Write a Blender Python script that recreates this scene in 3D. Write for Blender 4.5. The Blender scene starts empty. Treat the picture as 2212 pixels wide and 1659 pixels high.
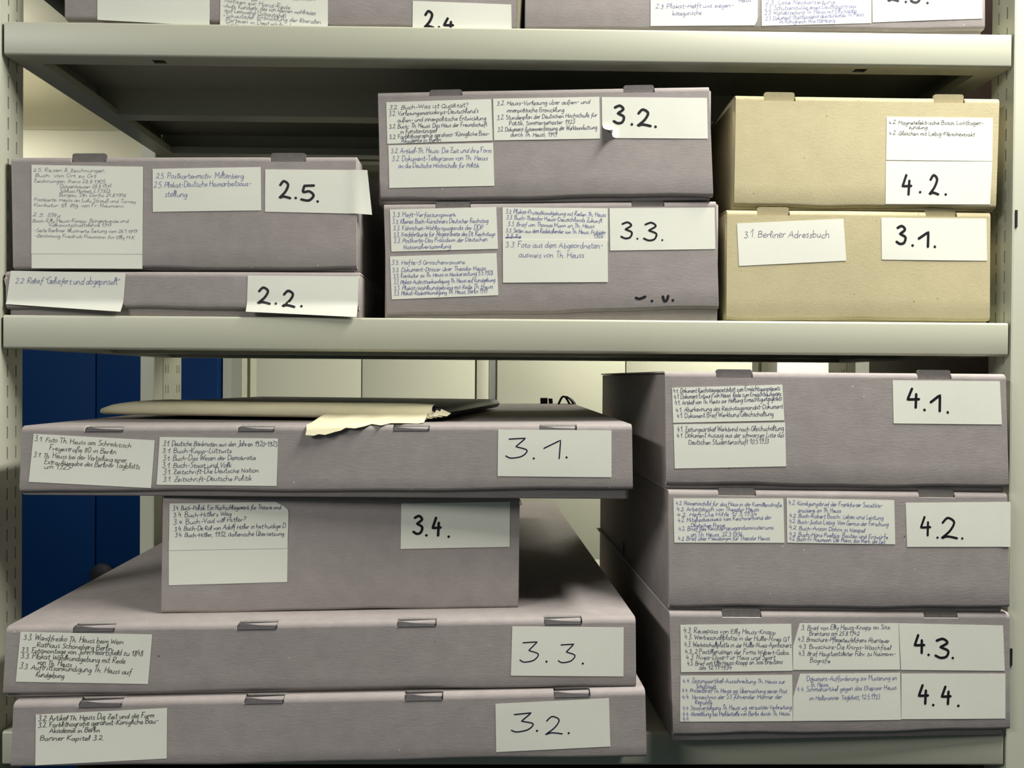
import bpy, bmesh, math, random
from mathutils import Vector, Matrix
C = bpy.context.scene.collection
MM = 0.001
# ------------------------------------------------------------------ camera, light, exposure
cam_d = bpy.data.cameras.new('camera')
cam = bpy.data.objects.new('camera', cam_d); C.objects.link(cam)
cam_d.sensor_width = 36.0
cam_d.lens = 1739.0 / 2212.0 * 36.0
cam_d.clip_start = 0.02
R = Vector((0.99988173, -0.01353606, 0.00730108)); U = Vector((-0.00720245, 0.00732049, 0.99994727)); F = Vector((0.0135888, 0.99988159, -0.00722213))
cam.matrix_world = Matrix(((R.x, U.x, -F.x, -8.49351656 * MM), (R.y, U.y, -F.y, -802.15053483 * MM), (R.z, U.z, -F.z, 1450 * MM), (0, 0, 0, 1)))
bpy.context.scene.camera = cam
w = bpy.data.worlds.new('room_air'); bpy.context.scene.world = w; w.use_nodes = True
w.node_tree.nodes['Background'].inputs[0].default_value = (0.8, 0.85, 0.8, 1)
w.node_tree.nodes['Background'].inputs[1].default_value = 0.05
vs = bpy.context.scene.view_settings
vs.view_transform = 'Standard'; vs.look = 'None'; vs.gamma = 1.0; vs.use_curve_mapping = False
vs.exposure = 0.08
WARM = (1.0, 0.93, 0.80); COOL = (0.97, 1.0, 0.92)
# ceiling lamps: x, y, size along x, size along y, watts down, share sent up, colour
LAMPS = [(0.62, -0.34, 0.20, 0.62, 36, 0.04, (1.0, 0.985, 0.94)),
         (-1.6, -1.55, 0.25, 1.1, 49, 0.04, (1.0, 0.985, 0.95)),
         (1.15, 1.70, 1.1, 0.16, 42, 0.3, (1.0, 1.0, 0.90)),
         (-2.10, 1.90, 0.16, 0.9, 8, 0.55, (1.0, 0.98, 0.86))]  # last one added out of view to brighten the upper left back wall
CEIL, LAMP_Z = 2.80, 2.50

# ------------------------------------------------------------------ materials
def mat(name, col, rough=0.7, metal=0.0, bump=None, var=None, flecks=None, spec=0.4, sheen=None):
    m = bpy.data.materials.new(name); m.use_nodes = True
    nt = m.node_tree; N = nt.nodes; L = nt.links
    b = N['Principled BSDF']
    b.inputs['Base Color'].default_value = (*col, 1); b.inputs['Roughness'].default_value = rough
    b.inputs['Metallic'].default_value = metal; b.inputs['Specular IOR Level'].default_value = spec
    if bump or var or flecks:
        tc = N.new('ShaderNodeTexCoord'); oi = N.new('ShaderNodeObjectInfo')
        ad = N.new('ShaderNodeVectorMath'); ad.operation = 'ADD'
        sc = N.new('ShaderNodeVectorMath'); sc.operation = 'SCALE'; sc.inputs[0].default_value = (3, 5, 7)
        L.new(oi.outputs['Random'], sc.inputs['Scale']); L.new(tc.outputs['Object'], ad.inputs[0]); L.new(sc.outputs[0], ad.inputs[1])
        src = ad.outputs[0]; colsock = None
        if var:                                   # (scale, stretch xyz, amount) repeated
            prev = None
            for scale, st, amt in var:
                mp = N.new('ShaderNodeMapping'); mp.inputs['Scale'].default_value = st; L.new(src, mp.inputs[0])
                n = N.new('ShaderNodeTexNoise'); n.inputs['Scale'].default_value = scale; n.inputs['Detail'].default_value = 4
                L.new(mp.outputs[0], n.inputs['Vector'])
                r = N.new('ShaderNodeMapRange'); r.inputs[1].default_value = 0.25; r.inputs[2].default_value = 0.75
                r.inputs[3].default_value = 1 - amt; r.inputs[4].default_value = 1 + amt; L.new(n.outputs['Fac'], r.inputs[0])
                mx = N.new('ShaderNodeVectorMath'); mx.operation = 'SCALE'
                if prev is None: mx.inputs[0].default_value = col
                else: L.new(prev, mx.inputs[0])
                L.new(r.outputs[0], mx.inputs['Scale']); prev = mx.outputs[0]
            colsock = prev
        for fl in (flecks or []):                 # (scale, threshold, colour, strength)
            v = N.new('ShaderNodeTexVoronoi'); v.inputs['Scale'].default_value = fl[0]; v.inputs['Randomness'].default_value = 1
            L.new(src, v.inputs['Vector'])
            lt = N.new('ShaderNodeMath'); lt.operation = 'LESS_THAN'; lt.inputs[1].default_value = fl[1]; L.new(v.outputs['Distance'], lt.inputs[0])
            cs = N.new('ShaderNodeSeparateColor'); L.new(v.outputs['Color'], cs.inputs[0])
            gt = N.new('ShaderNodeMath'); gt.operation = 'LESS_THAN'; gt.inputs[1].default_value = fl[4]; L.new(cs.outputs[0], gt.inputs[0])
            mu = N.new('ShaderNodeMath'); mu.operation = 'MULTIPLY'; L.new(lt.outputs[0], mu.inputs[0]); L.new(gt.outputs[0], mu.inputs[1])
            m2 = N.new('ShaderNodeMath'); m2.operation = 'MULTIPLY'; m2.inputs[1].default_value = fl[3]; L.new(mu.outputs[0], m2.inputs[0])
            mix = N.new('ShaderNodeMix'); mix.data_type = 'RGBA'; L.new(m2.outputs[0], mix.inputs[0])
            if colsock is not None: L.new(colsock, mix.inputs[6])
            else: mix.inputs[6].default_value = (*col, 1)
            mix.inputs[7].default_value = (*fl[2], 1); colsock = mix.outputs[2]
        if colsock is not None: L.new(colsock, b.inputs['Base Color'])
        if bump:
            hs = None
            for scale, st, amt in bump:
                mp = N.new('ShaderNodeMapping'); mp.inputs['Scale'].default_value = st; L.new(src, mp.inputs[0])
                n = N.new('ShaderNodeTexNoise'); n.inputs['Scale'].default_value = scale; n.inputs['Detail'].default_value = 3; L.new(mp.outputs[0], n.inputs['Vector'])
                mu = N.new('ShaderNodeMath'); mu.operation = 'MULTIPLY'; mu.inputs[1].default_value = amt; L.new(n.outputs['Fac'], mu.inputs[0])
                if hs is None: hs = mu.outputs[0]
                else:
                    a2 = N.new('ShaderNodeMath'); L.new(hs, a2.inputs[0]); L.new(mu.outputs[0], a2.inputs[1]); hs = a2.outputs[0]
            bp = N.new('ShaderNodeBump'); bp.inputs['Strength'].default_value = 0.5; bp.inputs['Distance'].default_value = 0.001
            L.new(hs, bp.inputs['Height']); L.new(bp.outputs[0], b.inputs['Normal'])
    return m
def emit(name, col, s):
    m = bpy.data.materials.new(name); m.use_nodes = True
    b = m.node_tree.nodes['Principled BSDF']; b.inputs['Base Color'].default_value = (*col, 1)
    b.inputs['Emission Color'].default_value = (*col, 1); b.inputs['Emission Strength'].default_value = s
    return m
def srgb(r, g, b):
    f = lambda c: (c / 255 / 12.92) if c < 10.3 else ((c / 255 + 0.055) / 1.055) ** 2.4
    return (f(r), f(g), f(b))
M = {}
M['board'] = mat('grey_archive_board', srgb(154, 146, 142), 0.82,
    var=[(60, (1, 1, 1), 0.07), (420, (0.35, 1, 3), 0.07), (6, (1, 1, 1), 0.05)],
    flecks=[(90, 0.06, srgb(220, 214, 208), 0.8, 0.12), (60, 0.05, srgb(60, 52, 50), 0.8, 0.06)],
    bump=[(300, (0.4, 1, 2.2), 0.22), (900, (1, 1, 1), 0.25), (40, (1, 1, 1), 0.3)], spec=0.25)
M['board_in_shade'] = mat('inner_board_shade', srgb(68, 66, 67), 0.85, var=[(200, (1, 1, 1), 0.12)], bump=[(500, (1, 1, 1), 0.4)], spec=0.2)  # grey core, darkened further for the shade inside the tab slots
M['board_tab'] = mat('tab_board', srgb(118, 113, 110), 0.85, var=[(200, (1, 1, 1), 0.1)], bump=[(500, (1, 1, 1), 0.4)], spec=0.2)
M['edge'] = mat('torn_board_edge', srgb(200, 194, 184), 0.9, var=[(400, (1, 1, 1), 0.15)], spec=0.2)
M['kraft'] = mat('beige_archive_board', srgb(188, 177, 140), 0.82,
    var=[(40, (1, 1, 1), 0.04), (300, (0.5, 1, 2), 0.05), (5, (1, 1, 1), 0.03)],
    flecks=[(95, 0.065, srgb(105, 90, 62), 0.7, 0.22), (120, 0.06, srgb(235, 228, 205), 0.6, 0.2), (60, 0.05, srgb(80, 66, 46), 0.75, 0.14)],
    bump=[(500, (1, 1, 1), 0.3), (30, (1, 1, 1), 0.3)], spec=0.25)
M['kraft_in'] = mat('inner_beige_board', srgb(178, 167, 132), 0.85, var=[(200, (1, 1, 1), 0.06)], spec=0.2)
M['paper'] = mat('label_paper', srgb(226, 226, 212), 0.75, var=[(25, (1, 1, 1), 0.02)], bump=[(25, (1, 1, 1), 0.25), (700, (1, 1, 1), 0.08)], spec=0.3)
M['metal'] = mat('shelf_enamel', srgb(182, 182, 162), 0.42, var=[(3, (1, 1, 1), 0.02)], bump=[(900, (1, 1, 1), 0.06)], spec=0.5)
M['post'] = mat('upright_enamel', srgb(196, 196, 176), 0.45, var=[(3, (1, 1, 1), 0.02)], bump=[(900, (1, 1, 1), 0.06)], spec=0.5)
M['alu'] = mat('grey_metal', srgb(165, 166, 158), 0.35, 0.3, var=[(30, (1, 1, 0.05), 0.05)])
M['blue'] = mat('blue_lacquer', srgb(0, 46, 96), 0.6, var=[(4, (1, 1, 1), 0.04)], spec=0.15)
M['cream'] = mat('cream_lacquer', srgb(222, 220, 196), 0.5, var=[(2, (1, 1, 1), 0.015)], spec=0.4)
M['wall'] = mat('wall_paint', srgb(238, 233, 212), 0.9, var=[(8, (1, 1, 1), 0.015)], bump=[(200, (1, 1, 1), 0.15)])
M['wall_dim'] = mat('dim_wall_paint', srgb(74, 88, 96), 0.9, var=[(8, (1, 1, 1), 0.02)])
M['ceil'] = mat('ceiling_paint', srgb(226, 222, 206), 0.9, var=[(8, (1, 1, 1), 0.015)], bump=[(200, (1, 1, 1), 0.15)])
M['floor'] = mat('floor_vinyl', srgb(44, 52, 58), 0.5, var=[(12, (1, 1, 1), 0.08), (300, (1, 1, 1), 0.1)])
M['black'] = mat('black_board', srgb(34, 34, 36), 0.55, var=[(60, (1, 1, 1), 0.2)], bump=[(500, (1, 1, 1), 0.3)])
M['ribbon'] = mat('black_ribbon', srgb(18, 18, 22), 0.5, bump=[(900, (1, 1, 4), 0.3)])
M['wrap'] = mat('cream_wrapping_paper', srgb(222, 214, 180), 0.7, var=[(30, (1, 1, 1), 0.04)], bump=[(60, (1, 1, 1), 0.9), (200, (1, 1, 1), 0.3)], spec=0.3)
M['brown'] = mat('unlit_box_brown', srgb(62, 44, 38), 0.6, var=[(30, (1, 1, 0.2), 0.15)])
M['mottle'] = mat('mottled_dark_brown', srgb(50, 36, 33), 0.55, var=[(60, (1, 1, 1), 0.3)], flecks=[(40, 0.12, srgb(190, 175, 150), 0.8, 0.06)], bump=[(120, (1, 1, 1), 0.8)])
M['dark'] = mat('dark_finish_and_hole_shade', srgb(25, 25, 25), 0.9, var=[(50, (1, 1, 1), 0.1)])  # dark parts, and the painted shade of holes and slots
INK = {'g': mat('faded_violet_ink', srgb(108, 102, 128), 0.5, var=[(150, (1, 1, 1), 0.35)]),
       'b': mat('blue_ballpoint_ink', srgb(92, 96, 158), 0.5, var=[(150, (1, 1, 1), 0.35)]),
       'd': mat('dark_blue_ink', srgb(48, 48, 92), 0.5, var=[(150, (1, 1, 1), 0.35)]),
       'v': mat('violet_ink', srgb(98, 78, 118), 0.5, var=[(150, (1, 1, 1), 0.3)]),
       'k': mat('black_ink', srgb(52, 50, 54), 0.5, var=[(150, (1, 1, 1), 0.3)]),
       'p': mat('dark_blue_fineliner', srgb(26, 24, 52), 0.4, var=[(150, (1, 1, 1), 0.2)]),
       'm': mat('black_marker', srgb(28, 27, 32), 0.45, var=[(150, (1, 1, 1), 0.2)])}

# ------------------------------------------------------------------ object helpers
def finish(bm, name, m, parent=None, thick=None, smooth=35, bevel=None, off=-1.0):
    bmesh.ops.remove_doubles(bm, verts=bm.verts, dist=1e-6)
    me = bpy.data.meshes.new(name); bm.to_mesh(me); bm.free()
    o = bpy.data.objects.new(name, me); C.objects.link(o)
    for x in (m if isinstance(m, (list, tuple)) else [m]): me.materials.append(x)
    if parent is not None:
        o.parent = parent
        me.transform(Matrix.Translation(-parent_world(parent)))
    if smooth:
        for p in me.polygons: p.use_smooth = True
    if bevel:
        md = o.modifiers.new('bevel', 'BEVEL'); md.width = bevel; md.segments = 2; md.limit_method = 'ANGLE'; md.angle_limit = math.radians(40)
    if thick:
        md = o.modifiers.new('thickness', 'SOLIDIFY'); md.thickness = thick; md.offset = off
    if smooth:
        md = o.modifiers.new('creases', 'EDGE_SPLIT'); md.split_angle = math.radians(smooth)
    return o
def parent_world(p):
    v = Vector((0, 0, 0))
    while p is not None:
        v = v + p.location; p = p.parent
    return v
def thing(name, label, cat, loc, group=None):
    o = bpy.data.objects.new(name, None); C.objects.link(o); o.empty_display_size = 0.05
    o.location = loc; o['label'] = label; o['category'] = cat
    if group: o['group'] = group
    return o
def tag(o, label, cat, group=None):
    o['label'] = label; o['category'] = cat
    if group: o['group'] = group
    return o
def struct(o): o['kind'] = 'structure'; return o
def bx(bm, x0, x1, y0, y1, z0, z1):
    v = [bm.verts.new((x, y, z)) for z in (z0, z1) for y in (y0, y1) for x in (x0, x1)]
    for f in ((0, 2, 3, 1), (4, 5, 7, 6), (0, 1, 5, 4), (2, 6, 7, 3), (0, 4, 6, 2), (1, 3, 7, 5)):
        bm.faces.new([v[i] for i in f])
def boxobj(name, m, parent, *b, bevel=0.002):
    bm = bmesh.new(); bx(bm, *b); return finish(bm, name, m, parent, bevel=bevel, smooth=40)
def sheet(bm, P, nu, nv, skip=None):
    """grid of points P(i,j) -> faces, leaving out cells where skip(i,j)"""
    V = [[bm.verts.new(P(i, j)) for j in range(nv)] for i in range(nu)]
    for i in range(nu - 1):
        for j in range(nv - 1):
            if skip and skip(i, j): continue
            bm.faces.new((V[i][j], V[i + 1][j], V[i + 1][j + 1], V[i][j + 1]))
    return V
def arc(cx, cy, r, a0, a1, n=4):
    return [(cx + r * math.cos(math.radians(a0 + (a1 - a0) * k / n)), cy + r * math.sin(math.radians(a0 + (a1 - a0) * k / n))) for k in range(n + 1)]

# ------------------------------------------------------------------ handwriting: single-stroke alphabet, drawn as ribbons
# glyph: advance | strokes; a capital is 8 units high, x-height 4
GL = {}
for ln in '''a 5|4,3.4 2.4,4 .6,2.6 .6,.9 2,0 3.6,1.6 4,3.8;4,3.8 3.9,.8 4.8,.1
b 4.7|.6,8 .7,.6;.7,2.6 2.4,4 3.9,2.4 3,.2 1.4,0 .7,1
c 4.4|3.8,3.3 2.4,4 .6,2.4 1,.4 2.6,0 4,.8
d 5|3.9,3.2 2.4,4 .6,2.4 1.2,.2 2.6,.2 3.9,2;4.3,8 4,1 4.8,.1
e 4.2|.6,1.8 3.4,2.4 2.9,3.9 1.4,3.8 .5,2 1.4,.1 3,.2 4,1
f 3.6|4,7.4 3,8 2,6.6 1.8,2 1.4,-2.8;.4,3.6 3.6,3.8
g 4.8|4,3.4 2.4,4 .6,2.6 1.2,.4 3,.6 4,3.4;4.1,3.9 3.8,-2 2.4,-3.4 .6,-2.6
h 4.8|.6,8 .6,0;.6,2.4 2.2,4 3.6,3.2 3.7,.6 4.6,.1
i 2.1|.8,4 .8,.5 1.6,.1;.9,5.7 1.1,6.1
j 2.4|1.4,4 1.3,-2 .2,-3.2;1.5,5.7 1.7,6.1
k 4.2|.6,8 .6,0;3.6,4 .8,1.8 2.2,1.6 3.8,0
l 2.4|.6,1 2,6 1.6,8 .7,7 .8,1 1.8,.1
m 6.3|.5,4 .6,0;.6,2.6 2,4 2.9,3.2 2.9,0;2.9,2.6 4.4,4 5.3,3.2 5.4,.5 6.2,.1
n 4.8|.5,4 .6,0;.6,2.4 2.4,4 3.6,3.2 3.7,.6 4.6,.1
o 4.5|2.2,4 .6,2.8 .8,.6 2.2,0 3.8,1.4 3.6,3.4 2.2,4
p 4.7|.6,4 .5,-3.4;.6,2.8 2.4,4 3.8,2.6 3,.4 1.6,.1 .6,1
q 4.8|4,3.4 2.4,4 .6,2.6 1.2,.4 3,.6 4,3.4;4.1,3.9 4,-3.4
r 3.5|.5,4 .7,0;.7,2.4 1.8,3.8 3.2,3.8
s 3.6|3.2,3.5 1.8,4 .8,3 2.8,1.4 2.4,.2 .4,.3
t 3.4|1.6,6.8 1.5,1 2.2,0 3.2,.5;.2,4.4 3.2,4.6
u 4.8|.5,4 .6,1 1.8,0 3.6,1.6 3.8,4;3.8,4 3.8,.7 4.6,.1
v 3.9|.4,4 1.6,0 1.6,0 3.4,4
w 5.8|.4,4 1.4,0 1.4,0 2.8,3.4 2.8,3.4 4,0 4,0 5.4,4
x 4|.4,4 3.6,0;3.6,4 .4,0
y 4.3|.4,4 1,1.4 2.2,1 3.6,4;3.7,4 2.6,-2.4 .8,-3.2
z 4.2|.4,3.8 3.4,4 3.4,4 .5,.1 .5,.1 3.8,.2
ß 4.6|.6,-2.8 .8,6.4 2.2,8 3.4,6.8 2,4.4 3.8,2.6 3.2,.4 1.8,.2
A 6.4|.2,0 3.2,8 3.2,8 5.6,0;1.2,2.8 5,3
B 5.6|.8,8 .7,0;.7,7.6 3,8 4.4,6.4 3,4.6 1,4.3;1,4.3 4,4 5,2.2 3.6,.2 .7,0
C 5.6|5,6.8 3.2,8 .8,5 1.2,1 3.2,0 5.2,1.2
D 6|.8,8 .8,0;.2,7.6 3,8 5.4,5.4 4.6,1.4 2,0 .4,.2
E 5.2|4.8,7.8 .8,8 .8,8 .7,0 .7,0 4.8,.2;.8,4.2 4,4.3
F 4.8|.9,8 .8,0;.2,7.8 4.8,8;.6,4.2 3.8,4.4
G 6.2|5.2,6.8 3.4,8 .8,5.4 1,1.2 3.2,0 5.2,2 5.2,3.6;3.4,3.6 5.6,3.6 5,-.6
H 6|.8,8 .7,0;5,8 5,0;.2,4.2 5.6,4.4
I 2.6|1.2,8 1.2,0
J 4.2|3.4,8 3.4,1.4 2,-.8 .2,.2;1.8,7.9 4.2,8
K 5.4|.8,8 .7,0;4.8,8 1,3.8 1,3.8 5.2,0
L 4.6|1,8 .8,.2 .8,.2 4.4,0
M 7.2|.6,0 1,8 1,8 3.4,2.6 3.4,2.6 5.8,8 5.8,8 6.4,0
N 6|.8,0 .8,8 .8,8 4.8,0 4.8,0 5,8
O 6|3,8 .8,5.4 1,1.6 3,0 5.2,2.6 4.8,6.6 3,8
P 5|.8,8 .7,0;.5,7.6 3.2,8 4.6,6 3.2,4 .8,3.8
Q 6|3,8 .8,5.4 1,1.6 3,0 5.2,2.6 4.8,6.6 3,8;3.4,1.8 5.6,-.6
R 5.4|.8,8 .7,0;.5,7.6 3.2,8 4.4,6.2 3,4.2 .9,4 .9,4 5,0
S 4.8|4.2,7 2.6,8 1,6.6 2.6,4.4 4.2,2.2 2.6,0 .6,.8
T 5|.2,7.9 5,8;2.7,8 2.5,0
U 5.8|.8,8 .8,1.8 2.4,0 4.4,1.2 4.9,8;4.9,8 4.9,.6 5.6,0
V 5.2|.4,8 2.4,0 2.4,0 5,8
W 7.6|.4,8 2,0 2,0 3.8,6.4 3.8,6.4 5.4,0 5.4,0 7.4,8
Z 5|.6,7.8 4.6,8 4.6,8 .6,.1 .6,.1 4.8,.2;1.4,4 3.8,4.2
0 4.8|2.4,8 .8,5.6 .9,1.6 2.3,0 4,2.4 3.8,6.4 2.4,8
1 3.8|.2,4.4 2.8,8 2.8,8 2.6,0
2 4.8|.8,6.2 2.2,8 3.9,6.4 2.8,3.2 .4,.2 .4,.2 2,.9 4.6,.2
3 4.6|.9,7.2 2.6,8 3.8,6.4 1.8,4.5 1.8,4.5 3.9,3 3.4,.6 1.8,0 .4,.9
4 5|2.2,8 .5,3.2 .5,3.2 4.6,3.4;3.7,5.6 3.4,-.3
5 4.6|4.2,8 1.4,7.8 1.4,7.8 1,4.6 2.8,4.9 4,2.8 2.6,.2 .4,.6
6 4.6|3.6,7.8 1.2,4.8 .8,1.6 2.2,0 3.8,1.6 3,3.6 1,2.4
7 4.6|.6,7.8 4.2,8 4.2,8 1.8,0;1.2,4 3.6,4.2
8 4.6|3.8,6.8 2.2,8 1,6.4 3.6,2.6 2.4,0 .8,1.6 3.8,6.8
9 4.6|3.8,6.6 2.2,8 .8,6.2 2.2,4.4 3.8,6.6 3.8,6.6 3,.6 1,0
³ 6|.9,7.6 4.6,8 4.6,8 2.4,4.6 2.4,4.6 4.9,3.2 3.8,.8 1.4,0 .2,.8
~ 8|.2,4 2.4,3 4.2,3.4 7.8,5.2
u_ 5|.2,5 1.4,2 3.4,2.4 4.6,5.4
. 2|@.8,.3
, 2.2|1.2,.6 .4,-1.4
: 2.4|@1,.3;@1,3.4
- 4|.6,3.1 3.4,3.3
? 4.6|.8,6.4 2.4,8 3.8,6.4 2.2,3.6 2.1,2.2;@2,.2
" 3|.8,8 .8,6.2;2,8 2,6.2
' 1.8|.9,8 .7,6.2
( 2.8|2.2,8.6 .8,5 .8,2 2.2,-1
) 2.8|.4,8.6 1.8,5 1.8,2 .4,-1
& 6|5.2,0 1.4,6.4 2.4,8 3.6,6.6 .8,2.4 2,0 5,2.8'''.split('\n'):
    k, rest = ln.split(' ', 1); adv, st = rest.split('|')
    ss = []
    for s in st.split(';'):
        dot = s.startswith('@')
        ss.append((dot, [tuple(float(v) for v in p.split(',')) for p in s.lstrip('@').split()]))
    GL[k] = (float(adv), ss)
for base, k in (('a', 'ä'), ('o', 'ö'), ('u', 'ü'), ('U', 'Ü'), ('A', 'Ä')):
    h = 5.5 if base.islower() else 9.2
    GL[k] = (GL[base][0], GL[base][1] + [(False, [(1.4, h), (1.6, h + .7)]), (False, [(3.2, h), (3.4, h + .7)])])
def smooth_pts(p, n):
    if len(p) < 3: return p
    q = [p[0]] + p + [p[-1]]; out = []
    for i in range(1, len(q) - 2):
        a, b, c, d = q[i - 1], q[i], q[i + 1], q[i + 2]
        if b == c: continue
        if a == b and i > 1: a = (2 * b[0] - c[0], 2 * b[1] - c[1])
        if c == d and i < len(q) - 3: d = (2 * c[0] - b[0], 2 * c[1] - b[1])
        for k in range(n):
            t = k / n
            out.append(tuple(0.5 * (2 * b[e] + (c[e] - a[e]) * t + (2 * a[e] - 5 * b[e] + 4 * c[e] - d[e]) * t * t + (3 * b[e] - a[e] - 3 * c[e] + d[e]) * t ** 3) for e in (0, 1)))
    out.append(p[-1])
    r = [out[0]]
    for x in out[1:]:
        if abs(x[0] - r[-1][0]) + abs(x[1] - r[-1][1]) > 1e-4: r.append(x)
    return r
def disc(bm, f, x, y, r, n):
    bm.faces.new([bm.verts.new(f(x + r * math.cos(6.2832 * k / n), y + r * math.sin(6.2832 * k / n))) for k in range(n)])
def ribbon(bm, f, pts, hw, caps=False):
    """a pen stroke along pts (label millimetres), half width hw, put on the paper by f"""
    n = len(pts)
    if n < 2: return
    L = []; Rr = []
    for i in range(n):
        a = pts[max(i - 1, 0)]; b = pts[min(i + 1, n - 1)]
        dx, dy = b[0] - a[0], b[1] - a[1]; l = math.hypot(dx, dy) or 1
        nx, ny = -dy / l * hw, dx / l * hw
        L.append(bm.verts.new(f(pts[i][0] + nx, pts[i][1] + ny))); Rr.append(bm.verts.new(f(pts[i][0] - nx, pts[i][1] - ny)))
    for i in range(n - 1): bm.faces.new((L[i], Rr[i], Rr[i + 1], L[i + 1]))
    if caps:
        for q in (pts[0], pts[-1]): disc(bm, f, q[0], q[1], hw, 10)
def write_line(bm, f, text, A, B, unit, hw, rnd, slant=0.12, n=3, caps=False):
    adv = []
    for ch in text: adv.append(GL[ch][0] if ch in GL else 2.6)
    tot = sum(adv); dx, dy = B[0] - A[0], B[1] - A[1]; l = math.hypot(dx, dy)
    ux, uy = dx / l, dy / l; sx = l / tot; x = 0
    for ch, ad in zip(text, adv):
        if ch in GL:
            jy = rnd.uniform(-.5, .5); js = rnd.uniform(.82, 1.16); sl = slant + rnd.uniform(-.1, .1)
            for dot, st in GL[ch][1]:
                pp = [((x + px + sl * py) * sx, (py * js + jy) * unit) for px, py in st]
                if dot:
                    q = pp[0]; disc(bm, f, A[0] + ux * q[0] - uy * q[1], A[1] + uy * q[0] + ux * q[1], hw * 1.25, 8); continue
                pp = smooth_pts(pp, n)
                ribbon(bm, f, [(A[0] + ux * a - uy * b, A[1] + uy * a + ux * b) for a, b in pp], hw, caps)
        x += ad

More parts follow.
